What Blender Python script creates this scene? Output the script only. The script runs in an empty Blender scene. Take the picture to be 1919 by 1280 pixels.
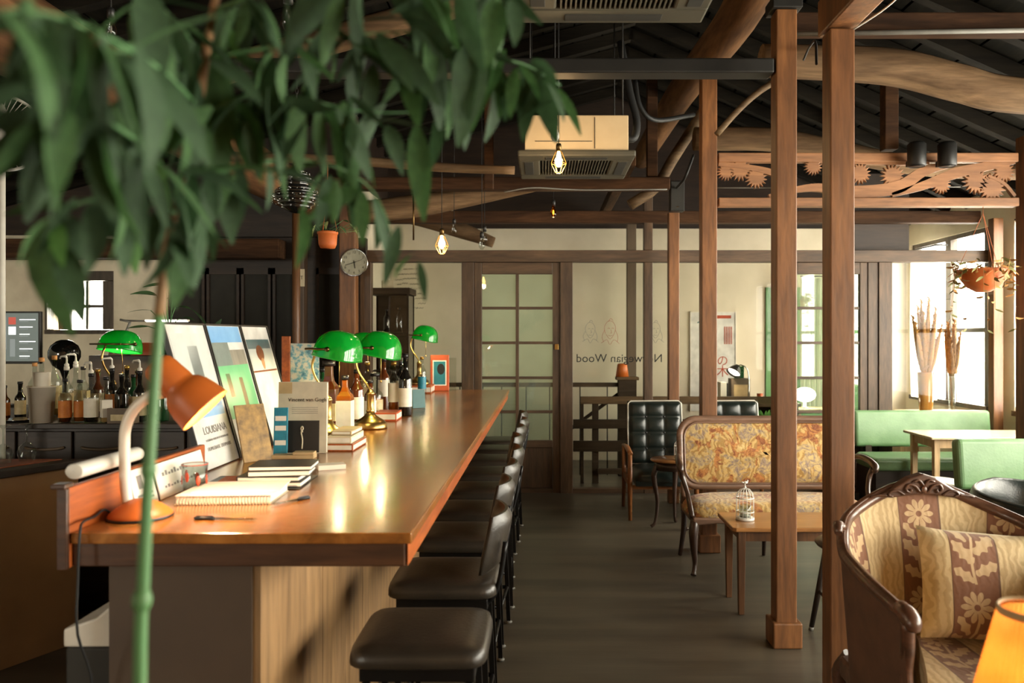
import bpy, math, random
from mathutils import Vector, Matrix, Euler
random.seed(7)
sc = bpy.context.scene
PI = math.pi
# ---------------------------------------------------------------- camera
F, VX, VY, EYE = 1500.0, 1018.0, 630.0, 1.58
def P(x, y, d):
    """photo pixel + distance from the camera plane -> point in the room"""
    return Vector(((x - VX) * d / F, d, EYE - (y - VY) * d / F))
cam = bpy.data.cameras.new('camera')
cam.sensor_width = 36.0
cam.lens = F / 1919 * 36
cam.shift_x = -(VX - 959.5) / 1919
cam.shift_y = -(640 - VY) / 1919
cam.clip_start = 0.05
cam.dof.use_dof = True
cam.dof.focus_distance = 4.6
cam.dof.aperture_fstop = 2.8
co = bpy.data.objects.new('camera', cam)
co.location = (0, 0, EYE); co.rotation_euler = (PI / 2, 0, 0)
sc.collection.objects.link(co); sc.camera = co
# ---------------------------------------------------------------- sky, exposure
W = bpy.data.worlds.new('overcast_sky'); sc.world = W; W.use_nodes = True
bg = W.node_tree.nodes['Background']
bg.inputs[0].default_value = (1.0, 0.945, 0.80, 1); bg.inputs[1].default_value = 12.0
vs = sc.view_settings
vs.view_transform = 'Standard'; vs.look = 'None'; vs.gamma = 1.0; vs.use_curve_mapping = False
vs.exposure = 1.15
sc.cycles.use_denoising = True
sc.cycles.max_bounces = 10; sc.cycles.diffuse_bounces = 6; sc.cycles.transparent_max_bounces = 24
sc.cycles.glossy_bounces = 4; sc.cycles.transmission_bounces = 6
sc.cycles.sample_clamp_indirect = 8.0
sc.cycles.caustics_reflective = False; sc.cycles.caustics_refractive = False
COL = sc.collection
# ---------------------------------------------------------------- helpers
class MB:
    """collects geometry for ONE mesh"""
    def __init__(s): s.v = []; s.f = []; s.sm = []; s.uv = None
    def add(s, vs_, fs, smooth=False, M=None):
        b = len(s.v)
        s.v += [tuple(M @ Vector(q)) for q in vs_] if M is not None else [tuple(q) for q in vs_]
        s.f += [tuple(i + b for i in f) for f in fs]; s.sm += [smooth] * len(fs)
        return s
    def box(s, x0, x1, y0, y1, z0, z1, M=None, tx=0, ty=0):
        """tx, ty: how far the bottom is drawn in"""
        x0, x1 = min(x0, x1), max(x0, x1); y0, y1 = min(y0, y1), max(y0, y1); z0, z1 = min(z0, z1), max(z0, z1)
        v = [(x0+tx, y0+ty, z0), (x1-tx, y0+ty, z0), (x1-tx, y1-ty, z0), (x0+tx, y1-ty, z0), (x0, y0, z1), (x1, y0, z1), (x1, y1, z1), (x0, y1, z1)]
        return s.add(v, [(0,3,2,1), (4,5,6,7), (0,1,5,4), (1,2,6,5), (2,3,7,6), (3,0,4,7)], False, M)
    def cbox(s, c, sz, M=None):
        return s.box(c[0]-sz[0]/2, c[0]+sz[0]/2, c[1]-sz[1]/2, c[1]+sz[1]/2, c[2]-sz[2]/2, c[2]+sz[2]/2, M)
    def lathe(s, prof, n=20, M=None, smooth=True, caps=True, sx=1, sy=1):
        v = []; f = []
        for r, z in prof:
            for k in range(n):
                a = 2*PI*k/n; v.append((r*math.cos(a)*sx, r*math.sin(a)*sy, z))
        m = len(prof)
        for i in range(m-1):
            for k in range(n):
                k2 = (k+1) % n; f.append((i*n+k, i*n+k2, (i+1)*n+k2, (i+1)*n+k))
        s.add(v, f, smooth, M)
        if caps:
            b = len(s.v) - m*n
            if prof[0][0] > 1e-5: s.f.append(tuple(b + k for k in reversed(range(n)))); s.sm.append(False)
            if prof[-1][0] > 1e-5: s.f.append(tuple(b + (m-1)*n + k for k in range(n))); s.sm.append(False)
        return s
    def tube(s, pts, r, n=8, closed=False, smooth=True, flat=1.0, up=None, caps=True, sub=0):
        pts = [Vector(p) for p in pts]
        if sub: pts, r = spline(pts, r, sub, closed)
        m = len(pts); rr = r if isinstance(r, (list, tuple)) else [r]*m
        v = []; f = []; prev = None
        for i, p in enumerate(pts):
            a = pts[(i-1) % m] if (closed or i > 0) else p; b = pts[(i+1) % m] if (closed or i < m-1) else p
            t = (b - a); t = t.normalized() if t.length > 1e-9 else Vector((0,0,1))
            u = Vector(up) if up is not None else (prev if prev is not None else (Vector((0,0,1)) if abs(t.z) < .9 else Vector((1,0,0))))
            u = u - t*u.dot(t); u = u.normalized() if u.length > 1e-6 else t.orthogonal().normalized()
            prev = u; w = t.cross(u)
            for k in range(n):
                an = 2*PI*k/n + PI/n
                v.append(p + (u*math.cos(an)*flat + w*math.sin(an))*rr[i])
        for i in range(m if closed else m-1):
            j = (i+1) % m
            for k in range(n):
                k2 = (k+1) % n; f.append((i*n+k, i*n+k2, j*n+k2, j*n+k))
        b0 = len(s.v); s.add(v, f, smooth)
        if not closed and caps:
            s.f += [tuple(b0+k for k in reversed(range(n))), tuple(b0+(m-1)*n+k for k in range(n))]; s.sm += [False, False]
        return s
    def prism(s, poly, t0, t1, M=None, smooth=False):
        """2-D outline in x,z pushed through y from t0 to t1"""
        n = len(poly); v = [(x, t0, z) for x, z in poly] + [(x, t1, z) for x, z in poly]
        f = [tuple(range(n)), tuple(reversed(range(n, 2*n)))] + [(i, i+n, (i+1) % n + n, (i+1) % n) for i in range(n)]
        return s.add(v, f, smooth, M)
    def slab(s, poly, z0, z1, M=None):
        """2-D outline in x,y (counter-clockwise) pushed through z"""
        n = len(poly); v = [(x, y, z0) for x, y in poly] + [(x, y, z1) for x, y in poly]
        f = [tuple(reversed(range(n))), tuple(range(n, 2*n))] + [(i, (i+1) % n, (i+1) % n + n, i+n) for i in range(n)]
        return s.add(v, f, False, M)
    def grid(s, rows, smooth=True, uvs=None, close=False):
        m = len(rows); n = len(rows[0]); v = [q for r in rows for q in r]; f = []
        for i in range(m-1):
            for j in range(n if close else n-1):
                j2 = (j+1) % n; f.append((i*n+j, i*n+j2, (i+1)*n+j2, (i+1)*n+j))
        if uvs is not None:
            if s.uv is None: s.uv = {}
            b = len(s.v)
            for k, q in enumerate([q for r in uvs for q in r]): s.uv[b+k] = q
        return s.add(v, f, smooth)
    def ball(s, c, r, n=14, m=9, M=None):
        v = []; f = []
        r = r if isinstance(r, (tuple, list)) else (r, r, r)
        pr = [(math.sin(PI*i/m), -math.cos(PI*i/m)) for i in range(m+1)]
        T = Matrix.Translation(c) @ Matrix.Diagonal((r[0], r[1], r[2], 1)); 
        if M is not None: T = M @ T
        pr[0] = (1e-6, -1); pr[-1] = (1e-6, 1)
        return s.lathe(pr, n, T, True, False)
    def mesh(s, name):
        me = bpy.data.meshes.new(name); me.from_pydata(s.v, [], s.f)
        me.polygons.foreach_set('use_smooth', s.sm)
        if s.uv:
            l = me.uv_layers.new(name='UVMap')
            for lp in me.loops: l.data[lp.index].uv = s.uv.get(lp.vertex_index, (0, 0))
        me.update(); return me
    def build(s, name, mat, parent=None, loc=None, rot=None, bevel=0, solid=0, seg=2, fix=True):
        me = s.mesh(name); return put(name, me, mat, parent, loc, rot, bevel, solid, seg)
def put(name, me, mat, parent=None, loc=None, rot=None, bevel=0, solid=0, seg=2):
    o = bpy.data.objects.new(name, me); COL.objects.link(o)
    if mat is not None:
        me.materials.clear(); me.materials.append(mat)
    if parent is not None: o.parent = parent
    if loc is not None: o.location = loc
    if rot is not None: o.rotation_euler = (0, 0, rot) if isinstance(rot, (int, float)) else rot
    if solid:
        m = o.modifiers.new('thick', 'SOLIDIFY'); m.thickness = solid; m.offset = 0
    if bevel:
        m = o.modifiers.new('bevel', 'BEVEL'); m.width = bevel; m.segments = seg; m.limit_method = 'ANGLE'; m.angle_limit = .7
    return o
def spline(pts, r, sub, closed=False):
    pts = [Vector(p) for p in pts]; m = len(pts); out = []; ro = []
    rr = r if isinstance(r, (list, tuple)) else None
    for i in range(m if closed else m-1):
        p0 = pts[(i-1) % m] if (closed or i > 0) else pts[0]*2 - pts[1]
        p1 = pts[i]; p2 = pts[(i+1) % m]
        p3 = pts[(i+2) % m] if (closed or i < m-2) else pts[-1]*2 - pts[-2]
        for k in range(sub):
            t = k/sub
            out.append(.5*((2*p1) + (p2-p0)*t + (2*p0-5*p1+4*p2-p3)*t*t + (3*p1-p0-3*p2+p3)*t**3))
            if rr: ro.append(rr[i]*(1-t) + rr[(i+1) % m]*t)
    if not closed:
        out.append(pts[-1]); 
        if rr: ro.append(rr[-1])
    return out, (ro if rr else r)
def tag(o, label=None, cat=None, group=None, kind=None):
    if label: o['label'] = label
    if cat: o['category'] = cat
    if group: o['group'] = group
    if kind: o['kind'] = kind
    return o
def thing(name, label, cat, loc=(0,0,0), rot=0, group=None):
    o = bpy.data.objects.new(name, None); COL.objects.link(o); o.empty_display_size = .1
    o.location = loc; o.rotation_euler = (0, 0, rot) if isinstance(rot, (int, float)) else rot
    return tag(o, label, cat, group)
def struct(o, label=None):
    o['kind'] = 'structure'
    if label: o['label'] = label
    return o
def dup(root, loc, rot=None, label=None, group=None, parent=None):
    kids = {}
    for o in ALLKIDS(root): kids.setdefault(o.parent, []).append(o)
    def cp(o, par):
        c = o.copy(); COL.objects.link(c); c.parent = par
        for ch in kids.get(o, []): cp(ch, c)
        return c
    r = cp(root, parent); r.location = loc
    if rot is not None: r.rotation_euler = (0, 0, rot) if isinstance(rot, (int, float)) else rot
    return tag(r, label, None, group)
def ALLKIDS(o):
    out = []
    for c in o.children: out.append(c); out += ALLKIDS(c)
    return out
def point(name, loc, power, color, r=.03, parent=None):
    l = bpy.data.lights.new(name, 'POINT'); l.energy = power; l.color = color; l.shadow_soft_size = r
    o = bpy.data.objects.new(name, l); COL.objects.link(o); o.location = loc
    if parent is not None: o.parent = parent
    return o
def text_mesh(s, size, align='CENTER', ext=.0004, mirror=False, space=1.0):
    cu = bpy.data.curves.new('lettering', 'FONT'); cu.body = s; cu.size = size; cu.align_x = align; cu.align_y = 'CENTER'
    cu.extrude = ext; cu.resolution_u = 3; cu.space_character = space
    o = bpy.data.objects.new('lettering', cu); COL.objects.link(o)
    dg = bpy.context.evaluated_depsgraph_get(); me = bpy.data.meshes.new_from_object(o.evaluated_get(dg))
    bpy.data.objects.remove(o); sx = -1 if mirror else 1
    for v in me.vertices: v.co = Vector((v.co.x*sx, -v.co.z, v.co.y))
    return me
def RX(a): return Matrix.Rotation(a, 4, 'X')
def RY(a): return Matrix.Rotation(a, 4, 'Y')
def RZ(a): return Matrix.Rotation(a, 4, 'Z')
def TR(*p): return Matrix.Translation(p if len(p) == 3 else p[0])
ORD = ['first', 'second', 'third', 'fourth', 'fifth', 'sixth', 'seventh', 'eighth', 'ninth', 'tenth', 'eleventh', 'twelfth']
# ---------------------------------------------------------------- materials
def lin(c):
    return tuple(((x/255)/12.92 if x/255 <= .04045 else ((x/255+.055)/1.055)**2.4) for x in c) + (1,)
class NX:
    """small wrapper that turns arithmetic into math nodes"""
    def __init__(s, nt, k): s.nt = nt; s.k = k
    def m(s, op, b=None, c=None):
        n = s.nt.nodes.new('ShaderNodeMath'); n.operation = op
        for i, q in enumerate((s, b, c)):
            if q is None: continue
            if isinstance(q, NX): s.nt.links.new(q.k, n.inputs[i])
            else: n.inputs[i].default_value = q
        return NX(s.nt, n.outputs[0])
    def __add__(s, b): return s.m('ADD', b)
    def __sub__(s, b): return s.m('SUBTRACT', b)
    def __mul__(s, b): return s.m('MULTIPLY', b)
    def __truediv__(s, b): return s.m('DIVIDE', b)
    def lt(s, b): return s.m('LESS_THAN', b)
    def mx(s, b): return s.m('MAXIMUM', b)
    def mn(s, b): return s.m('MINIMUM', b)
    def fr(s): return s.m('FRACT')
    def ab(s): return s.m('ABSOLUTE')
    def sin(s): return s.m('SINE')
    def cos(s): return s.m('COSINE')
MATS = {}
def base(name):
    m = bpy.data.materials.new(name); m.use_nodes = True; nt = m.node_tree
    return m, nt, nt.nodes['Principled BSDF']
def coords(nt, kind='Object', scale=(1,1,1), rot=(0,0,0)):
    tc = nt.nodes.new('ShaderNodeTexCoord'); mp = nt.nodes.new('ShaderNodeMapping')
    mp.inputs['Scale'].default_value = scale; mp.inputs['Rotation'].default_value = rot
    nt.links.new(tc.outputs[kind], mp.inputs[0]); return mp.outputs[0]
def noise(nt, vec, scale, detail=4, rough=.55, dist=0):
    n = nt.nodes.new('ShaderNodeTexNoise'); n.inputs['Scale'].default_value = scale; n.inputs['Detail'].default_value = detail
    n.inputs['Roughness'].default_value = rough; n.inputs['Distortion'].default_value = dist
    nt.links.new(vec, n.inputs['Vector']); return n
def ramp(nt, fac, stops):
    r = nt.nodes.new('ShaderNodeValToRGB'); el = r.color_ramp.elements
    while len(el) < len(stops): el.new(.5)
    for e, (p, c) in zip(el, stops): e.position = p; e.color = lin(c)
    nt.links.new(fac, r.inputs[0]); return r.outputs[0]
def bump(nt, b, h, strength=.2, dist=.01):
    n = nt.nodes.new('ShaderNodeBump'); n.inputs['Strength'].default_value = strength; n.inputs['Distance'].default_value = dist
    nt.links.new(h, n.inputs['Height']); nt.links.new(n.outputs[0], b.inputs['Normal']); return n
def mix(nt, fac, a, b):
    n = nt.nodes.new('ShaderNodeMix'); n.data_type = 'RGBA'
    for i, q in ((0, fac), (6, a), (7, b)):
        if isinstance(q, NX): q = q.k
        if hasattr(q, 'links'): nt.links.new(q, n.inputs[i])
        elif i == 0: n.inputs[0].default_value = q
        else: n.inputs[i].default_value = lin(q)
    return n.outputs[2]
def M_(name, c, rough=.5, metal=0, c2=None, scale=8, stretch=(1,1,1), bmp=0, coat=0, bscale=None, spec=None, emit=None, es=0, trans=0, alpha=None, sheen=0):
    m, nt, b = base(name); b.inputs['Roughness'].default_value = rough; b.inputs['Metallic'].default_value = metal
    c2 = c2 or tuple(int(x*.82) for x in c)
    v = coords(nt, 'Object', stretch); n = noise(nt, v, scale)
    nt.links.new(ramp(nt, n.outputs[0], [(.3, c), (.72, c2)]), b.inputs['Base Color'])
    if bmp: bump(nt, b, noise(nt, v, bscale or scale*5, 3).outputs[0], bmp, .004)
    if coat: b.inputs['Coat Weight'].default_value = coat; b.inputs['Coat Roughness'].default_value = .08
    if spec is not None: b.inputs['Specular IOR Level'].default_value = spec
    if emit: b.inputs['Emission Color'].default_value = lin(emit); b.inputs['Emission Strength'].default_value = es
    if trans: b.inputs['Transmission Weight'].default_value = trans
    if sheen: b.inputs['Sheen Weight'].default_value = sheen
    MATS[name] = m; return m
def WOOD(name, c, c2, axis='z', rough=.45, scale=5, coat=0, bmp=.25, knots=False):
    m, nt, b = base(name); b.inputs['Specular IOR Level'].default_value = .5 if rough < .6 else .12; st = {'x': (.12,1,1), 'y': (1,.12,1), 'z': (1,1,.12)}[axis]
    v = coords(nt, 'Object', st); n = noise(nt, v, scale*4, 6, .6, .6); n2 = noise(nt, v, scale*22, 3)
    col = ramp(nt, n.outputs[0], [(.3, c2), (.5, tuple((a+d)//2 for a, d in zip(c, c2))), (.68, c)])
    fine = ramp(nt, n2.outputs[0], [(.3, (200,200,200)), (.6, (255,255,255))])
    mm = nt.nodes.new('ShaderNodeMix'); mm.data_type = 'RGBA'; mm.blend_type = 'MULTIPLY'; mm.inputs[0].default_value = .8
    nt.links.new(col, mm.inputs[6]); nt.links.new(fine, mm.inputs[7]); nt.links.new(mm.outputs[2], b.inputs['Base Color'])
    b.inputs['Roughness'].default_value = rough
    if coat: b.inputs['Coat Weight'].default_value = coat; b.inputs['Coat Roughness'].default_value = .1
    if bmp: bump(nt, b, n2.outputs[0], bmp, .003)
    MATS[name] = m; return m
def GLASS(name, tint=(255,255,255), refl=.08, rough=.0, haze=0):
    """thin pane: see-through with a mirror sheen that follows the angle, optional milky film"""
    m = bpy.data.materials.new(name); m.use_nodes = True; nt = m.node_tree; nt.nodes.clear()
    o = nt.nodes.new('ShaderNodeOutputMaterial'); t = nt.nodes.new('ShaderNodeBsdfTransparent'); g = nt.nodes.new('ShaderNodeBsdfGlossy')
    t.inputs[0].default_value = lin(tint); g.inputs['Roughness'].default_value = rough
    lw = nt.nodes.new('ShaderNodeLayerWeight'); lw.inputs[0].default_value = .5
    pw = nt.nodes.new('ShaderNodeMath'); pw.operation = 'POWER'; pw.inputs[1].default_value = 5.0; nt.links.new(lw.outputs['Facing'], pw.inputs[0])
    mr = nt.nodes.new('ShaderNodeMath'); mr.operation = 'MULTIPLY_ADD'; mr.inputs[1].default_value = .9; mr.inputs[2].default_value = refl*.5
    mr.use_clamp = True
    nt.links.new(pw.outputs[0], mr.inputs[0])
    mx = nt.nodes.new('ShaderNodeMixShader'); nt.links.new(mr.outputs[0], mx.inputs[0])
    src = t.outputs[0]
    if haze:
        d = nt.nodes.new('ShaderNodeBsdfDiffuse'); d.inputs[0].default_value = lin((225,228,215))
        hm = nt.nodes.new('ShaderNodeMixShader'); hm.inputs[0].default_value = haze
        nt.links.new(t.outputs[0], hm.inputs[1]); nt.links.new(d.outputs[0], hm.inputs[2]); src = hm.outputs[0]
    nt.links.new(src, mx.inputs[1]); nt.links.new(g.outputs[0], mx.inputs[2]); nt.links.new(mx.outputs[0], o.inputs[0])
    MATS[name] = m; return m
def THIN(name, c, fac=.5, rough=.6, c2=None):
    """cloth, leaf or shade that lets some light through"""
    m, nt, b = base(name); b.inputs['Roughness'].default_value = rough
    v = coords(nt, 'Object'); n = noise(nt, v, 9)
    col = ramp(nt, n.outputs[0], [(.3, c), (.7, c2 or tuple(int(x*.8) for x in c))])
    nt.links.new(col, b.inputs['Base Color'])
    t = nt.nodes.new('ShaderNodeBsdfTranslucent'); nt.links.new(col, t.inputs[0])
    mx = nt.nodes.new('ShaderNodeMixShader'); mx.inputs[0].default_value = fac
    o = nt.nodes['Material Output']; nt.links.new(b.outputs[0], mx.inputs[1]); nt.links.new(t.outputs[0], mx.inputs[2]); nt.links.new(mx.outputs[0], o.inputs[0])
    MATS[name] = m; return m
def EMIT(name, c, s):
    m = bpy.data.materials.new(name); m.use_nodes = True; nt = m.node_tree; nt.nodes.clear()
    o = nt.nodes.new('ShaderNodeOutputMaterial'); e = nt.nodes.new('ShaderNodeEmission'); e.inputs[0].default_value = lin(c); e.inputs[1].default_value = s
    nt.links.new(e.outputs[0], o.inputs[0]); MATS[name] = m; return m
# setting
M_('floor', (90,81,66), .42, 0, (58,52,43), 2.0, (.22,2.4,1), .12, bscale=30)  # crosswise streaks: lined concrete, with soft shadow streaks painted into the colour
M_('plaster', (222,212,190), .85, 0, (206,196,172), 2.2, bmp=.15, bscale=14)
M_('plaster_rough', (224,214,190), .9, 0, (196,184,160), 3, bmp=.5, bscale=9)
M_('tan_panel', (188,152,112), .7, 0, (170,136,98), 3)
M_('green_paint', (96,150,92), .6, 0, (70,118,70), 3)
WOOD('beam', (84,58,38), (46,31,21), 'x', .7, 2.2)
WOOD('beam_y', (98,68,44), (52,36,25), 'y', .7, 2.2)
WOOD('log_x', (136,110,82), (86,66,47), 'x', .75, 1.6, bmp=.5)
WOOD('log_y', (128,92,60), (70,48,32), 'y', .75, 1.6, bmp=.5)
WOOD('rafter', (36,31,23), (21,18,14), 'x', .8, 2)
WOOD('roof_board', (30,27,20), (17,15,11), 'y', .85, 2)
WOOD('post', (148,98,56), (98,63,36), 'z', .42, 2.2)
WOOD('post_dark', (88,68,50), (56,42,31), 'z', .5, 2.2)
WOOD('frame_wood', (100,76,54), (62,46,33), 'z', .5, 2.5)
WOOD('frame_wood_x', (100,76,54), (62,46,33), 'x', .5, 2.5)
WOOD('carved', (172,120,78), (124,84,54), 'x', .55, 2)
WOOD('window_wood', (150,110,72), (96,70,48), 'z', .5, 2.5)
WOOD('window_dark', (88,76,64), (58,50,42), 'z', .5, 2.5)
M_('dark_steel', (42,40,36), .55, .3, (28,27,25), 6)
M_('black_plastic', (26,26,25), .45)
M_('white_plastic', (222,218,206), .4, 0, (205,200,188))
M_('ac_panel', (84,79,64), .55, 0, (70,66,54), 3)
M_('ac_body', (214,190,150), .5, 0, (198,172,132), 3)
M_('ac_dark', (46,44,38), .7)
GLASS('glass'); GLASS('glass_bay', (252,252,250), .02); GLASS('glass_green', (232,243,232), .12, haze=.07); GLASS('glass_clear', (236,240,238), .12)
# bar
def bar_top():
    m, nt, b = base('bar_top'); v = coords(nt, 'Object', (1,.10,1)); n = noise(nt, v, 9, 6, .6, .8); n2 = noise(nt, coords(nt, 'Object'), 34, 4, .6)
    nt.links.new(ramp(nt, n.outputs[0], [(.3, (112,66,24)), (.5, (146,90,36)), (.7, (172,112,50))]), b.inputs['Base Color'])
    b.inputs['Roughness'].default_value = .26; b.inputs['Coat Weight'].default_value = .5; b.inputs['Coat Roughness'].default_value = .16
    bump(nt, b, n2.outputs[0], .16, .006); MATS['bar_top'] = m
bar_top()
WOOD('bar_edge', (186,96,34), (140,66,22), 'y', .4, 2.5, .3)
WOOD('bar_edge_x', (88,56,34), (58,37,24), 'x', .4, 2.5, .2)
WOOD('bar_side', (150,116,76), (122,92,58), 'z', .55, 1.6)
M_('bar_end', (78,62,47), .6, 0, (66,52,40), 3)
WOOD('orange_wood', (190,98,36), (150,72,26), 'y', .45, 2.5)
M_('leather', (52,46,38), .36, 0, (38,33,27), 6, bmp=.25, bscale=90)
M_('leather_black', (30,38,34), .3, 0, (20,26,24), 6, bmp=.2, bscale=90)
M_('leather_green', (122,156,114), .34, 0, (98,134,92), 5, bmp=.2, bscale=60)
M_('piping', (226,220,205), .5)
M_('black_metal', (24,23,22), .38, .5)
M_('brass', (182,150,92), .3, 1.0, (160,128,76), 4)
M_('brass_dark', (120,96,60), .35, 1.0)
M_('chrome', (200,200,198), .15, 1.0)
M_('shade_orange', (190,98,34), .45, 0, (176,88,30), 3)
M_('white_enamel', (226,218,202), .35, 0, (214,205,188), 3)
def green_shade():
    m, nt, b = base('green_glass'); b.inputs['Base Color'].default_value = lin((18,148,52)); b.inputs['Roughness'].default_value = .12
    b.inputs['Coat Weight'].default_value = .6
    t = nt.nodes.new('ShaderNodeBsdfTranslucent'); t.inputs[0].default_value = lin((16,170,60))
    mx = nt.nodes.new('ShaderNodeMixShader'); mx.inputs[0].default_value = .30; o = nt.nodes['Material Output']
    nt.links.new(b.outputs[0], mx.inputs[1]); nt.links.new(t.outputs[0], mx.inputs[2]); nt.links.new(mx.outputs[0], o.inputs[0]); MATS['green_glass'] = m
green_shade()
EMIT('bulb_warm', (255,196,110), 12); EMIT('bulb_dim', (255,190,100), 9); EMIT('bulb_white', (255,240,214), 14); EMIT('bulb_tube', (255,246,226), 9)
M_('paper', (232,226,212), .8, 0, (222,214,198)); M_('paper_cream', (206,192,164), .8, 0, (196,182,152)); M_('ink', (30,28,26), .8); M_('ink_grey', (140,134,126), .8)
M_('red_ink', (176,72,44), .8)
M_('print_white', (226,224,218), .35); M_('print_pale', (206,210,204), .35, 0, (186,194,190), 9); M_('print_blue', (124,174,214), .35, 0, (96,150,200), 9); M_('print_green', (110,186,132), .35, 0, (90,164,112), 7, (1,1,.3))
M_('print_grey', (128,138,132), .35, 0, (104,116,110), 12); M_('print_tan', (196,150,110), .35, 0, (170,120,84), 20); M_('print_teal', (46,128,140), .35); M_('print_brown', (138,84,54), .35, 0, (110,60,36), 30); M_('print_stripe', (150,144,130), .35, 0, (120,116,104), 40, (1,1,.1))
M_('book_cream', (216,204,178), .6); M_('book_black', (34,31,29), .4); M_('book_teal', (36,138,160), .45, 0, (26,108,132), 30); M_('book_gold', (176,136,66), .45, 0, (92,70,40), 26); M_('book_red', (196,88,44), .5); M_('book_tan', (198,168,120), .6)
M_('amber', (88,42,16), .06, 0, (60,26,10), 6, coat=.5); M_('dark_bottle', (24,22,18), .06, 0, (14,14,12), coat=.5); M_('green_bottle', (24,66,34), .06, coat=.5); M_('whisky', (150,78,22), .1, 0, (120,58,14), coat=.5)
M_('pale_liquid', (214,178,120), .15, 0, (200,160,100)); M_('label_white', (226,220,206), .6, 0, (206,198,180), 14); M_('label_cream', (206,190,150), .6, 0, (176,156,112), 24); M_('label_orange', (206,128,50), .6, 0, (180,100,36), 24)
M_('cork', (190,138,84), .7, 0, (160,112,66), 40); M_('cap_black', (26,24,24), .4); M_('cap_gold', (186,146,70), .3, .8); M_('teal_plastic', (28,100,98), .4); M_('striped_ball', (120,76,42), .4, 0, (62,38,22), 26, (.2,.2,3))
M_('terracotta', (196,104,46), .6, 0, (172,84,34), 6, bmp=.2); M_('soil', (56,42,30), .9)
M_('screen_dark', (60,66,62), .3, emit=(96,104,98), es=.5); EMIT('screen_white', (225,228,222), 1.1); EMIT('screen_red', (170,80,66), .7); EMIT('screen_grey', (120,124,118), .7)
M_('tumbler_red', (206,70,34), .4); M_('cup_white', (206,196,180), .5, 0, (190,178,160), 5)
M_('straw_a', (214,184,140), .6); M_('straw_b', (150,170,160), .6); M_('straw_c', (206,110,50), .6)
M_('black_ceramic', (22,22,20), .12, 0, (16,16,15), coat=.6)
M_('wood_grey', (110,92,72), .6, 0, (88,72,56), 8, (1,1,.2)); WOOD('cabinet_dark', (58,42,31), (36,26,19), 'x', .5, 2); WOOD('rail_wood', (120,98,72), (82,64,46), 'x', .6, 2.2); WOOD('rail_dark', (76,62,48), (50,40,31), 'x', .6, 2.2)
WOOD('table_wood', (176,124,72), (140,94,52), 'x', .28, 2, .4); WOOD('table_leg', (120,80,46), (82,54,32), 'z', .45, 2.4); WOOD('pale_wood', (214,186,146), (190,158,116), 'z', .45, 2); WOOD('pale_top', (224,204,172), (206,182,146), 'x', .3, 2, .3)
WOOD('carved_frame', (112,76,56), (76,50,36), 'x', .35, 3, .3); WOOD('settee_frame', (140,108,88), (104,78,62), 'x', .4, 3, .2); WOOD('settee_dark', (70,46,32), (44,29,21), 'z', .35, 3, .3)
WOOD('dark_leg', (58,48,38), (38,31,25), 'z', .45, 3); M_('teak', (146,92,48), .4, 0, (116,70,36), 6, (1,1,.15))
M_('wire_white', (226,222,212), .45); M_('grey_cable', (120,118,110), .6); M_('black_cable', (22,22,21), .6); M_('cord_orange', (190,100,50), .7)
M_('clock_face', (214,204,182), .5); M_('cage_gold', (206,160,86), .35, .8)
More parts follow.
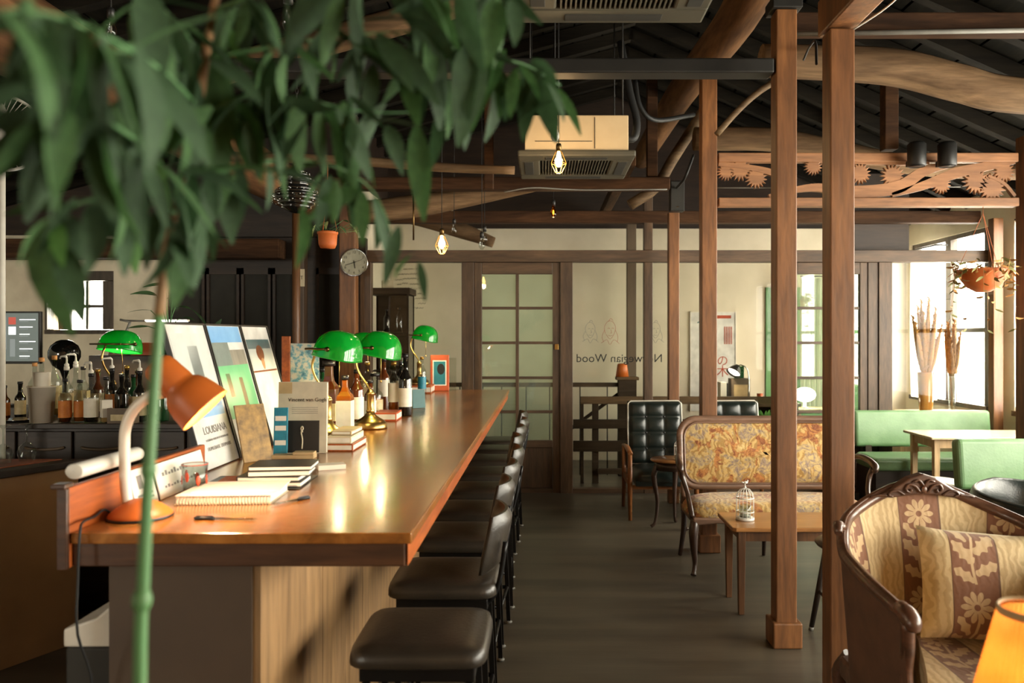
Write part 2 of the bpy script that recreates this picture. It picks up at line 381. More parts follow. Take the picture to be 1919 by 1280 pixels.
# plants
THIN('leaf_dark', (60,88,56), .3, .75, (46,70,44)); THIN('leaf_mid', (74,110,62), .35, .75, (58,90,50)); THIN('leaf_bright', (98,148,74), .4, .7, (78,124,58)); THIN('leaf_pale', (190,200,140), .35, .5, (120,150,86))
M_('stem_green', (82,118,72), .55, 0, (70,120,70), 12); M_('stem_brown', (150,116,78), .7, 0, (116,86,56), 12); M_('dried', (186,138,76), .9, 0, (150,106,54), 30); M_('leaf_dry', (134,132,78), .8, 0, (104,104,56), 30); M_('dried_stem', (176,134,80), .8)
THIN('curtain', (236,232,222), .55, .9, (226,222,210)); THIN('lamp_pleat', (226,160,80), .5, .8, (206,132,56)); M_('shade_trim', (206,176,130), .7)
GLASS('glass_amber', (226,160,70), .1); M_('glass_vase', (206,148,74), .15, 0, (182,124,56), 8, coat=.5)
def damask():
    """cream stripes with a raised weave beside brown stripes that carry pale flowers and leaves"""
    m, nt, b = base('damask'); tc = nt.nodes.new('ShaderNodeTexCoord'); sp = nt.nodes.new('ShaderNodeSeparateXYZ'); nt.links.new(tc.outputs['UV'], sp.inputs[0])
    u, v = NX(nt, sp.outputs[0])/1.7, NX(nt, sp.outputs[1])/1.7; PER, BW = .205, .095
    su = (u/PER + 50.27).fr()*PER
    brown = su.lt(BW)
    x = su - BW/2; y = ((v/.19 + 20.0).fr() - .5)*.19
    def ell(cx, cy, a, rx, ry, ser=0):
        ca, sa = math.cos(a), math.sin(a); dx = x - cx; dy = y - cy
        p = dx*ca + dy*sa; q = dy*ca - dx*sa
        if ser: q = q*((p*ser).sin()*.28 + 1.0)
        p = p/rx; q = q/ry; return (p*p + q*q)
    dx = x; dy = y - .048
    r = (dx*dx + dy*dy).m('SQRT'); th = dy.m('ARCTAN2', dx)
    petal = r/((th*5.0).cos().ab()*.013 + .020)
    hole = (r/.0065).lt(1.0); gap = ((th*5.0).cos().ab()).lt(.22)*(NX(nt, (r/.012).k).m('GREATER_THAN', 1.0))
    fl = petal.lt(1.0)*(hole*-1.0 + 1.0)*(gap*-1.0 + 1.0)
    lv = ell(.022, -.012, .75, .030, .011, 330).mn(ell(-.022, -.030, 2.3, .030, .011, 330)).mn(ell(.024, -.062, .5, .026, .010, 330)).mn(ell(-.025, .010, 2.2, .022, .008, 330)).mn(ell(-.022, -.078, 2.6, .024, .009, 330))
    leaf = lv.lt(1.0)
    stem = (x - (y*34.0).sin()*.006).ab().lt(.0028)*y.lt(.03)
    pale = fl.mx(leaf).mx(stem)
    n = noise(nt, tc.outputs['UV'], 26, 5, .6, 1.4); n2 = noise(nt, tc.outputs['UV'], 420, 2)
    wv = nt.nodes.new('ShaderNodeTexWave'); wv.inputs['Scale'].default_value = 11; wv.inputs['Distortion'].default_value = 9; wv.inputs['Detail'].default_value = 2.5; wv.inputs['Detail Scale'].default_value = 1.4
    nt.links.new(tc.outputs['UV'], wv.inputs[0])
    cream = ramp(nt, wv.outputs[1], [(.25, (186,160,116)), (.6, (204,180,136))])
    bcol = mix(nt, pale, (126,84,58), (192,162,122))
    edge = (su - BW).ab().mn(su).lt(.0022)
    col = mix(nt, brown, cream, bcol); col = mix(nt, edge, col, (104,72,50))
    nt.links.new(col, b.inputs['Base Color']); b.inputs['Roughness'].default_value = .75; b.inputs['Sheen Weight'].default_value = .2
    h = pale*brown*.6 + NX(nt, wv.outputs[1])*.5 + NX(nt, n2.outputs[0])*.25
    bump(nt, b, h.k, .35, .004); MATS['damask'] = m
damask()
def floral():
    m, nt, b = base('floral'); tc = nt.nodes.new('ShaderNodeTexCoord')
    n0 = noise(nt, tc.outputs['Object'], 7, 5, .62, 1.0); n1 = noise(nt, tc.outputs['Object'], 15, 4, .6, 2.2)
    wv = nt.nodes.new('ShaderNodeTexWave'); wv.inputs['Scale'].default_value = 7; wv.inputs['Distortion'].default_value = 14; wv.inputs['Detail'].default_value = 3; wv.inputs['Detail Scale'].default_value = 1.6
    nt.links.new(tc.outputs['Object'], wv.inputs[0])
    gold = ramp(nt, wv.outputs[1], [(.3, (160,124,66)), (.5, (188,152,88)), (.8, (196,162,100))])
    red = ramp(nt, n1.outputs[0], [(.42, (126,70,36)), (.6, (182,122,62))])
    grey = ramp(nt, n1.outputs[0], [(.4, (134,114,102)), (.6, (196,168,110))])
    f1 = ramp(nt, n0.outputs[0], [(.53, (0,0,0)), (.56, (255,255,255))]); f2 = ramp(nt, n0.outputs[0], [(.42, (255,255,255)), (.46, (0,0,0))])
    c = mix(nt, f2, gold, grey); c = mix(nt, f1, c, red)
    nt.links.new(c, b.inputs['Base Color']); b.inputs['Roughness'].default_value = .8; b.inputs['Sheen Weight'].default_value = .2
    bump(nt, b, wv.outputs[1], .3, .003); MATS['floral'] = m
floral()
K = MATS
# ---------------------------------------------------------------- the room
XL, XR, YF, YB, YP = -6.6, 4.62, -2.2, 10.2, 8.1
RX0, RZ0, LZ, RZ1 = 0.9, 4.7, 2.72, 3.06          # ridge, eaves
SP = YP / F
def px(x): return (x - VX) * SP
def pz(y): return EYE + (VY - y) * SP
struct(MB().box(XL-.2, XR+.2, YF-.2, YB+.2, -.12, 0).build('floor', K['floor']), 'dark grey-brown smooth floor')
struct(MB().box(XL-.16, XL, YF-.16, YP+.25, 0, 2.9).build('wall_left', K['plaster']), 'pale plaster side wall behind the bar')
def roofz(x): return RZ0 + (x-RX0)*((RZ0-LZ)/(RX0-XL) if x < RX0 else -(RZ0-RZ1)/(XR-RX0))
g = [(XL, 0), (XR, 0), (XR, roofz(XR)), (RX0, RZ0), (XL, roofz(XL))]
FA, FB, FC, FD = -5.9, -4.3, .9, 2.2
fw = MB().box(XL, FA, YF-.15, YF, 0, 2.75).box(FA, FB, YF-.15, YF, 0, FC).box(FB, XR, YF-.15, YF, 0, 2.75).box(FA, FB, YF-.15, YF, FD, 2.75)
fw.prism([(XL, 2.7), (XL, 2.71), (RX0, RZ0), (XR, roofz(XR)), (XR, 2.7)][::-1], YF-.15, YF)
struct(fw.build('wall_front', K['tan_panel']), 'tan wall at the near end of the room')
wf = thing('window_7', None, None, (0, YF-.05, 0)); struct(wf, 'unseen window added behind the camera for fill light')  # unseen window, added to let fill daylight in from behind the camera
for k in range(3): MB().box(FA+.77*k, FA+.06+.77*k, -.04, .04, FC, FD).build('stile', K['window_wood'], wf)
MB().box(FA+.06, FB, -.003, .003, FC, FD).build('pane', K['glass'], wf)
l = bpy.data.lights.new('daylight_portal', 'AREA'); l.shape = 'RECTANGLE'; l.size = FB-FA; l.size_y = FD-FC; l.cycles.is_portal = True
lo = bpy.data.objects.new('daylight_portal', l); COL.objects.link(lo); lo.location = ((FA+FB)/2, YF-.17, (FC+FD)/2); lo.rotation_euler = (PI/2, 0, 0)
wb = struct(MB().box(-2.08, XR, YB, YB+.15, 0, 2.95).box(-2.08, -1.15, YB, YB+.15, 2.95, 3.3).build('wall_back', K['plaster']), 'off-white far wall behind the glazed partition')
gd = [(-2.08, 2.95), (XR, 2.95), (XR, roofz(XR)+.05), (RX0, RZ0+.05), (-2.08, roofz(-2.08)+.05)]
struct(MB().prism([(XL, 2.6), (-2.0, 2.6), (-2.0, roofz(-2)+.05), (XL, roofz(XL)+.05)], YP+.1, YP+.22).box(-2.08, -1.98, YP+.1, YB, 3.2, roofz(-2.03)).build('gable_side', K['cabinet_dark'], wb))
struct(MB().prism(gd, YB+.02, YB+.14).build('gable', K['cabinet_dark'], wb))
# right wall with two banks of windows
SILL, HEAD = .80, 2.72
opens = [(-1.7, .3), (.55, 2.55), (2.8, 4.9), (5.15, 7.85), (8.3, 10.05)]
w = MB().box(XR, XR+.14, YF, YB, 0, SILL).box(XR, XR+.14, YF, YB, HEAD, RZ1+.1)
ed = [YF] + [q for o in opens for q in o] + [YB]
for i in range(0, len(ed), 2): w.box(XR, XR+.14, ed[i], ed[i+1], SILL, HEAD)
struct(w.build('wall_right', K['plaster']), 'pale wall full of tall bright windows')
for i, (a, b) in enumerate(opens):
    win = thing('window_%d' % (i+1), None, None, (XR+.02, 0, 0)); struct(win, 'tall wooden framed window of the bright side wall, %s from the camera' % ORD[i])
    fm = K['window_wood'] if i < 4 else K['window_dark']
    MB().box(-.05, .09, a, b, SILL, SILL+.05).build('sill', fm, win); MB().box(0, .08, a, b, HEAD-.05, HEAD).build('head', fm, win)
    n = 3 if b-a > 2.2 else 2
    for k in range(n+1):
        y = a + (b-a)*k/n; sw = .035 if i < 4 else .06; y0 = max(a, y-sw); MB().box(0, .08, y0, min(b, y0+sw*2), SILL+.05, HEAD-.05).build('stile', fm, win)
        if k < n:
            MB().box(.02, .06, y+.035, y+(b-a)/n-.035, 1.62, 1.67).build('rail', fm, win)
            MB().box(.035, .041, y+.03, y+(b-a)/n-.03, SILL+.04, HEAD-.04).build('pane', K['glass'], win)
    l = bpy.data.lights.new('daylight_portal', 'AREA'); l.shape = 'RECTANGLE'; l.size = HEAD-SILL; l.size_y = b-a; l.cycles.is_portal = True
    lo = bpy.data.objects.new('daylight_portal', l); COL.objects.link(lo); lo.location = (XR+.16, (a+b)/2, (SILL+HEAD)/2); lo.rotation_euler = (0, PI/2, 0)
# roof: slab, boards and rafters
ceil = struct(MB().prism([(RX0, RZ0+.06), (XL-.2, roofz(XL-.2)+.06), (XL-.2, roofz(XL-.2)+.16), (RX0, RZ0+.2), (XR+.2, roofz(XR+.2)+.16), (XR+.2, roofz(XR+.2)+.06)], YF-.2, YB+.2).build('ceiling', K['roof_board']), 'dark pitched timber roof with rafters and boards')
for side in (-1, 1):
    xe = XL if side < 0 else XR; ze = roofz(xe); L = math.hypot(xe-RX0, ze-RZ0); ang = math.atan2(RZ0-ze, RX0-xe) if side < 0 else math.atan2(ze-RZ0, xe-RX0)
    ex = Vector((xe-RX0, 0, ze-RZ0)).normalized(); nb = int(L/.3)
    Mr = RY(-ang)
    bm = MB().box(-.146, .146, YF, YB, .015, .05, Mr).mesh('roof_board')
    for k in range(nb):
        c = Vector((RX0, 0, RZ0)) + ex*((k+.5)*L/nb) + Vector((0, 0, random.uniform(-.004, .004)))
        put('roof_board', bm, K['roof_board'], ceil, c)
    rm = MB().box(-L/2, L/2, -.042, .042, -.10, .01, Mr).mesh('rafter'); rc = Vector((RX0, 0, RZ0)) + ex*(L/2)
    for k in range(27): put('rafter', rm, K['rafter'], ceil, rc + Vector((0, YF+.25+k*.46, random.uniform(-.015, 0))))
# ---- glazed partition across the far end
pt = thing('wall_partition', None, None, (0, YP, 0)); struct(pt, 'dark brown timber partition glazed with large panes')
def pbox(name, x0, x1, y0, y1, mat, t=.10, par=pt, dy=0, bev=.004):
    return MB().box(px(x0), px(x1), -t/2+dy, t/2+dy, pz(y0), pz(y1)).build(name, mat, par, bevel=bev)
pbox('header_beam', 690, 1866, 492, 470, K['frame_wood_x'], .13)
for a, b in ((677, 697), (866, 889), (1050, 1073), (1206, 1222), (1643, 1668)): pbox('post', a, b, 928.5, 492.4, K['frame_wood'], .11)
pbox('post', 1206, 1222, 469.6, 360, K['frame_wood'], .10)
pbox('post', 1624, 1642.6, 928.5, 492.4, K['post_dark'], .08)
for a, b in ((697.4, 865.6), (1073.4, 1205.6), (1222.4, 1478), (1668.4, 1866)):
    pbox('sill', a, b, 929.5, 914, K['frame_wood_x'], .10)
    MB().box(px(a), px(b), -.004, .004, pz(914), pz(492.5)).build('pane', K['glass_bay'], pt)
def panel_door(n, x0, x1, label, handle=None):
    d = thing('door_%d' % n, None, None, (0, YP, 0)); struct(d, label); dk = K['frame_wood']; cx = (x0+x1)/2
    pbox('stile', x0, x0+14, 928, 492.6, dk, .06, d); pbox('stile', x1-14, x1, 928, 492.6, dk, .06, d)
    pbox('top_rail', x0+14.3, x1-14.3, 514, 492.6, K['frame_wood_x'], .06, d); pbox('bottom_rail', x0+14.3, x1-14.3, 928, 914, K['frame_wood_x'], .06, d)
    pbox('lower_rail', x0+14.3, x1-14.3, 838, 825, K['frame_wood_x'], .06, d); pbox('lower_panel', x0+14.3, x1-14.3, 913.5, 838.4, dk, .03, d)
    rows = [514.4, 577.5, 642.5, 708, 771.5, 824.6]
    pbox('muntin', cx-3, cx+3, 824.6, 514.4, dk, .045, d, bev=.002)
    for r in rows[1:-1]:
        for a, b in ((x0+14.3, cx-3.2), (cx+3.2, x1-14.3)): pbox('glazing_bar', a, b, r+2.6, r-2.6, K['frame_wood_x'], .04, d, bev=.002)
    for i in range(5):
        for a, b in ((x0+14, cx-3), (cx+3, x1-14)): MB().box(px(a), px(b), -.003, .003, pz(rows[i+1]), pz(rows[i])).build('pane', K['glass_green'], d)
    if handle: MB().box(px(handle-3.5), px(handle+3.5), -.045, -.031, pz(655), pz(645)).build('handle_plate', K['brass'], d, bevel=.002)
panel_door(1, 889.4, 1049.6, 'dark brown door with ten green-tinted panes at the end of the bar', 1043)
panel_door(2, 1478.4, 1623.6, 'second green-glazed door behind the tall posts on the right')
# lettering and drawings on the glass, seen from behind
lt = thing('glass_lettering', 'mirrored black shop lettering on the large pane beside the door', 'lettering', (px(1160.5), YP-.006, pz(672)))
put('lettering', text_mesh('Norwegian Wood', .118, mirror=True), K['ink'], lt)
def sketch(x, y, mat, sc_, label):
    t = thing('face_drawing', label, 'drawing', (px(x), YP-.006, pz(y)))
    def ln(pts, r=.0022): MB().tube([(a*sc_, 0, b*sc_) for a, b in pts], r, 4, sub=4).build('pen_line', mat, t)
    ln([(-.06, -.02), (-.07, .06), (-.03, .13), (.03, .13), (.07, .06), (.05, -.03), (0, -.09), (-.05, -.03)])
    ln([(-.07, .02), (-.10, -.06), (-.08, -.13)]); ln([(.07, .02), (.10, -.06), (.09, -.13)]); ln([(-.03, .04), (-.015, .05), (0, .04)]); ln([(.02, .04), (.035, .05), (.05, .04)])
    ln([(.01, .03), (.02, -.01), (.005, -.015)]); ln([(-.02, -.045), (.01, -.05), (.03, -.043)]); ln([(-.02, .13), (.01, .17), (.04, .14)]); ln([(-.11, -.14), (-.04, -.10), (0, -.16), (.05, -.10), (.12, -.15)])
sketch(1143, 622, K['red_ink'], .8, 'red line drawing of a face on the glass above the lettering')
sketch(1106, 622, K['ink_grey'], .7, 'faint grey line drawing of a face on the glass left of the red one')
sketch(1228, 622, K['ink_grey'], .7, 'faint line drawing of a face on the glass right of the slim post')
# wall left of the partition: plaster with a small window, then dark sliding panels
lx0, lx1, lz0, lz1 = px(85), px(213), pz(626), pz(508)
wl = MB().box(XL, lx0, YP, YP+.25, 0, 2.6).box(lx1, px(302), YP, YP+.25, 0, 2.6).box(lx0, lx1, YP, YP+.25, 0, lz0).box(lx0, lx1, YP, YP+.25, lz1, 2.6)
struct(wl.build('wall_bar', K['plaster_rough']), 'rough white plaster wall with a small window behind the bar')
wn = thing('window_6', None, None, (0, YP+.05, 0)); struct(wn, 'small four-light window with a thick dark frame in the white wall')
def wbx(name, a, b, c, d, mat, t=.08): MB().box(px(a), px(b), -t/2, t/2, pz(d), pz(c)).build(name, mat, wn, bevel=.004)
wbx('frame_head', 85, 213, 508, 526, K['window_dark'], .12); wbx('frame_sill', 85, 213, 618, 626, K['window_dark'], .14)
wbx('frame_jamb', 85, 89, 526.4, 617.6, K['window_dark'], .12); wbx('frame_jamb', 193, 213, 526.4, 617.6, K['window_dark'], .12)
wbx('meeting_stile', 108, 117, 526.4, 617.6, K['window_wood']); wbx('meeting_stile', 117.4, 125, 526.4, 617.6, K['window_dark']); wbx('muntin', 157.5, 162, 526.4, 617.6, K['window_dark'], .05)
for a, b in ((89.3, 107.7), (125.3, 157.2), (162.3, 192.7)):
    wbx('glazing_bar', a, b, 571, 576.5, K['window_dark'], .05)
    MB().box(px(a), px(b), -.003, .003, pz(617.6), pz(526.4)).build('pane', K['glass'], wn)
# daylight well behind that window: open to the sky through the far end of the building
dk = MB().box(px(303), px(677), YP+.2, YP+.3, 0, 2.6).build('wall_dark', K['cabinet_dark']); struct(dk, 'dark timber wall with sliding panels left of the partition')
for a, b in ((303, 372), (376, 438), (442, 498), (502, 545), (585, 644)):
    f = MB().box(px(a), px(a+5), YP+.14, YP+.2, .1, pz(500)).box(px(b-5), px(b), YP+.14, YP+.2, .1, pz(500)).box(px(a), px(b), YP+.14, YP+.2, pz(512), pz(500)).build('panel_frame', K['cabinet_dark'], dk)
    MB().box(px(a+5), px(b-5), YP+.17, YP+.19, .1, pz(512)).build('panel', K['ac_dark'], f)
struct(MB().box(-2.08, -1.95, YP+.06, YB, 0, 3.2).build('wall_corridor', K['plaster']), 'white side wall of the stair landing')
# tie beam over the back of the bar
b_ = MB().box(XL, px(545), -.11, .11, pz(490), pz(455)).build('tie_beam', K['beam'], None, (0, YP-.25, 0), bevel=.012); tag(b_, 'dark squared tie beam crossing above the small window', 'beam')
for a, b, m, r in ((646, 676, 'post', 0), (564, 582, 'post_dark', 0)):
    o = MB().box(px(a), px(b), -.07, .07, 0, 2.9 if a > 600 else 2.7).build('wooden_post', K[m], None, (0, YP-.16, 0), bevel=.01)
    tag(o, 'brown timber post that carries the round clock' if a > 600 else 'slim dark post between the pipe and the dark panels', 'post')
o = MB().lathe([(.038, 0), (.038, 3.3)], 14).build('drain_pipe', K['table_leg'], None, (px(555)*.95, YP*.95, 0)); tag(o, 'brown round vertical pipe left of the clock post', 'pipe')
sg = thing('post_sign', 'small tan sign with the letter T on the dark post', 'sign', (px(579.5), YP-.245, pz(524)))
MB().box(-.026, .026, -.008, 0, -.085, .085).build('plate', K['paper_cream'], sg); put('lettering', text_mesh('T', .05), K['ink'], sg, (0, -.0085, 0))
# ---- row of posts, beams, logs
def post(x, y, w, z1, label, base_=True, mat='post'):
    t = thing('wooden_post', label, 'post', (x, y, 0))
    MB().box(-w/2, w/2, -w/2, w/2, .001, z1).build('shaft', K[mat], t, bevel=.006)
    if base_: MB().box(-w/2-.022, w/2+.022, -w/2-.022, w/2+.022, .0005, .13).build('plinth', K[mat], t, bevel=.008)
post(1.312, 3.56, .108, 2.93, 'nearest and widest brown post, beside the carved armchair', False)
post(1.235, 4.11, .105, 3.24, 'tall brown post in front of the settee')
post(1.215, 5.90, .112, 3.5, 'brown post standing right behind the settee back')
post(1.235, 7.60, .10, 2.75, 'brown post by the black chairs carrying the small speaker', False)
post(3.575, 5.90, .12, 3.05, 'brown post at the right end of the carved panel', True)
post(4.50, 7.96, .10, 2.75, 'orange-lit corner post by the windows at the end of the green bench', False)
def beam(x0, x1, y, z0, z1, t, label, mat='beam', name='ceiling_beam', bev=.008):
    o = MB().box(x0, x1, -t/2, t/2, z0, z1).build(name, K[mat], None, (0, y, 0), bevel=bev); return tag(o, label, 'beam')
def ybeam(x, y0, y1, z0, z1, t, label, mat='beam_y'):
    o = MB().box(-t/2, t/2, y0, y1, z0, z1).build('ceiling_beam', K[mat], None, (x, 0, 0), bevel=.008); return tag(o, label, 'beam')
def log(pts, r, label, mat, n=12, sub=6):
    o = MB().tube(pts, r, n, sub=sub).build('log_beam', K[mat]); return tag(o, label, 'log')
beam(-2.6, 1.17, 4.11, 2.915, 2.99, .12, 'dark steel tie beam running left from the tall brown post', 'dark_steel')
beam(-1.9, 1.10, 7.0, 2.855, 2.96, .14, 'dark squared beam under the far air conditioner')
beam(-2.2, 4.4, 8.1, 2.72, 2.84, .12, 'dark thin beam just above the far white wall strip')
beam(1.4, 3.3, 4.7, 3.345, 3.46, .12, 'squared dark beam with a pale conduit at upper right')
o = MB().tube([(1.45, 0, 0), (3.3, 0, .03)], .014, 8).build('conduit', K['grey_cable'], None, (0, 4.61, 3.32)); tag(o, 'pale straight conduit along the upper right beam', 'pipe')
ybeam(1.312, -1.0, 3.64, 2.935, 3.10, .13, 'lit squared beam resting on the nearest post and running to the camera', 'post')
ybeam(.75, 6.9, 9.9, 3.05, 3.15, .10, 'dark long beam running back past the far air conditioner')
log([(-2.95, -1.8, 3.12), (-2.7, 1.5, 3.08), (-2.5, 4.5, 3.02), (-2.42, 6.8, 2.98), (-2.35, 8.0, 2.95)], [.24, .23, .21, .2, .19], 'thick rough log running back above the bar on the left', 'log_y', 14)
log([(1.15, 3.5, 3.9), (1.30, 5.0, 3.72), (1.2, 7.0, 3.7), (1.2, 9.8, 3.75)], [.15, .14, .13, .12], 'thick pale log running back beside the top of the tall posts', 'log_y')
log([(1.36, 5.0, 3.30), (1.94, 5.0, 3.28), (2.27, 5.0, 3.245), (2.6, 5.0, 3.16), (3.0, 5.0, 3.08), (4.4, 5.0, 3.0)], [.10, .11, .115, .115, .11, .10], 'thick pale crooked log crossing the upper right corner', 'log_x')
log([(1.30, 6.9, 3.28), (2.0, 6.9, 3.27), (2.7, 6.9, 3.14), (3.4, 6.9, 3.02), (4.4, 6.9, 2.98)], [.10, .10, .09, .07, .06], 'thinner pale crooked log just above the carved panel', 'log_x')
log([(-1.8, 7.45, 2.72), (-1.2, 7.45, 2.79), (-.5, 7.45, 2.92), (.2, 7.45, 3.05)], [.10, .11, .09, .06], 'crooked brown brace log rising right below the far dark beam', 'log_x')
log([(-2.3, 5.6, 2.84), (-1.4, 5.6, 2.81), (-.7, 5.6, 2.76), (-.2, 5.6, 2.74)], [.035, .035, .033, .03], 'slim grey pole hung level below the rafters', 'rail_wood', 8)
log([(-3.2, 5.0, 2.9), (-1.8, 5.0, 3.3), (-.4, 5.0, 3.7), (.7, 5.0, 4.15)], [.09, .09, .08, .08], 'reddish round brace log rising to the ridge behind the leaves', 'log_x', 10)
log([(-2.6, 3.4, 3.1), (-1.4, 3.4, 3.45), (-.2, 3.4, 3.8), (.6, 3.4, 4.1)], [.08, .08, .08, .07], 'nearer brown brace log rising to the ridge behind the leaves', 'log_x', 10)
log([(-2.0, 8.9, 3.0), (-1.5, 8.9, 2.93), (-.9, 8.9, 2.75), (-.55, 8.9, 2.62)], [.10, .10, .09, .06], 'grey curved log cutting across the white strip at left', 'log_x', 10)
for i, (x, y, z0, z1, w, lb) in enumerate(((-.42, 6.2, 2.72, 3.6, .07, 'thin dark upright hanging beside the far air conditioner'), (.95, 7.0, 2.97, 3.9, .09, 'short dark upright on the far beam'), (3.0, 8.0, 2.85, 3.7, .12, 'dark upright behind the crooked logs at right'), (2.55, 5.9, 2.95, 3.6, .10, 'short upright between crooked log and carved panel'), (4.2, 5.4, 3.0, 3.3, .12, 'pale upright at the far upper right corner'))):
    o = MB().box(-w/2, w/2, -w/2, w/2, z0, z1).build('roof_strut', K['beam'], None, (x, y, 0), bevel=.006); tag(o, lb, 'strut')
o = MB().prism([(px(1600), 0), (px(1712), 0), (px(1712), .8), (px(1600), .8)], 0, .05).build('dark_board', K['cabinet_dark'], None, (0, YP+.1, pz(470))); tag(o, 'dark board above the header beside the bright windows', 'board')
# carved panel between two posts
cv = thing('openwork_transom', 'orange-brown openwork panel carved with branches and pine tufts', 'panel', (0, 5.9, 0))
s2 = 5.9/F
def cx_(x): return (x-VX)*s2
def cz_(y): return EYE+(VY-y)*s2
MB().box(cx_(1345), cx_(1904), -.035, .035, cz_(305), cz_(288)).build('top_rail', K['carved'], cv, bevel=.006)
MB().box(cx_(1345), cx_(1904), -.045, .045, cz_(388), cz_(372)).build('bottom_rail', K['carved'], cv, bevel=.006)
def tuft(x, y, r, a0=0, a1=360, n=17):
    pts = []
    full = a1-a0 >= 360
    N = n*2
    for k in range(N if full else N+1):
        a = math.radians(a0 + (a1-a0)*k/N); rr = r*(1 if k % 2 else .62); pts.append((cx_(x)+rr*s2*math.cos(a), cz_(y)+rr*s2*math.sin(a)))
    if not full: pts.append((cx_(x), cz_(y)))
    MB().prism(list(reversed(pts)), -.014, .014).build('pine_tuft', K['carved'], cv, bevel=.003, seg=1)
for q in ((1386, 318, 23), (1416, 333, 22), (1523, 312, 18), (1610, 325, 22), (1672, 330, 24), (1762, 345, 20), (1828, 340, 26), (1857, 352, 28), (1880, 322, 22), (1470, 325, 20), (1360, 322, 18)): tuft(*q)
def branch(pts, r):
    MB().tube([(cx_(x), 0, cz_(y)) for x, y in pts], [q*s2 for q in r], 10, sub=6, flat=1).build('carved_branch', K['carved'], cv)
def branch(pts, r):
    c, rr = spline([Vector((cx_(x), 0, cz_(y))) for x, y in pts], [q*s2 for q in r], 6); L = []; R = []
    for i, p in enumerate(c):
        t = (c[min(i+1, len(c)-1)] - c[max(i-1, 0)]).normalized(); n = Vector((-t.z, 0, t.x)); L.append(p+n*rr[i]); R.append(p-n*rr[i])
    m = MB()
    for i in range(len(c)-1):
        q = [(L[i].x, L[i].z), (L[i+1].x, L[i+1].z), (R[i+1].x, R[i+1].z), (R[i].x, R[i].z)]; m.prism(list(reversed(q)), -.018, .018)
    m.build('carved_branch', K['carved'], cv)
branch([(1346, 308), (1400, 314), (1450, 326), (1480, 350)], [4, 5, 6, 6]); branch([(1440, 368), (1520, 352), (1600, 360), (1680, 352), (1730, 322), (1790, 306)], [3, 7, 11, 12, 9, 5])
branch([(1670, 366), (1730, 348), (1790, 325), (1850, 312), (1900, 304)], [4, 8, 10, 8, 4]); branch([(1600, 306), (1680, 307), (1740, 306)], [2, 3, 2]); branch([(1850, 330), (1880, 345), (1900, 368)], [2.5, 3, 3])
# ---------------------------------------------------------------- bar counter
BZ = 1.08
bar = thing('bar_counter', 'long bar counter with a glossy orange-brown top', 'bar counter', (0, 0, 0))
top = [(-1.20, 2.03), (-.334, 2.03), (-.318, 7.5), (-1.48, 7.5), (-1.48, 2.86), (-1.20, 2.86)]
MB().slab(top, BZ-.028, BZ).build('counter_top', K['bar_top'], bar, bevel=.004)
MB().box(-1.198, -.352, 2.04, 2.09, BZ-.088, BZ-.0285).build('front_edge', K['bar_edge_x'], bar, bevel=.004)
MB().slab([(-.375, 2.092), (-.345, 2.042), (-.33, 7.49), (-.36, 7.49)], BZ-.088, BZ-.0285).build('side_edge', K['bar_edge'], bar, bevel=.003)
MB().box(-1.15, -.772, 2.12, 7.4, .001, BZ-.03).build('body', K['bar_end'], bar)
pl = MB().box(0, .02, -.298, .298, .002, BZ-.03).mesh('plank')
for k in range(9): put('plank', pl, K['bar_side'], bar, (-.771, 2.125+.3+k*.6-.0, 0))
ups = thing('raised_edge', 'raised orange-brown edge board at the left side of the bar', 'board', (0, 0, 0)); MB().box(-1.225, -1.203, 2.03, 2.85, .99, 1.195).build('board', K['orange_wood'], ups, bevel=.004)
MB().box(-1.226, -1.2, 2.015, 2.029, .99, 1.195).build('end_block', K['bar_edge_x'], ups, bevel=.003)
MB().box(-1.236, -1.198, 2.005, 2.045, 1.1955, 1.208).build('cap', K['bar_edge_x'], ups, bevel=.003)
o = MB().lathe([(.001, 0), (.024, 0), (.024, .32), (.001, .32)], 18, RX(-PI/2) @ Matrix.Diagonal((1, .85, 1, 1)), caps=False).build('paper_roll', K['white_plastic'], None, (-1.214, 2.07, 1.2295), bevel=.003); tag(o, 'white plastic tube lying on the raised edge of the bar', 'tube')
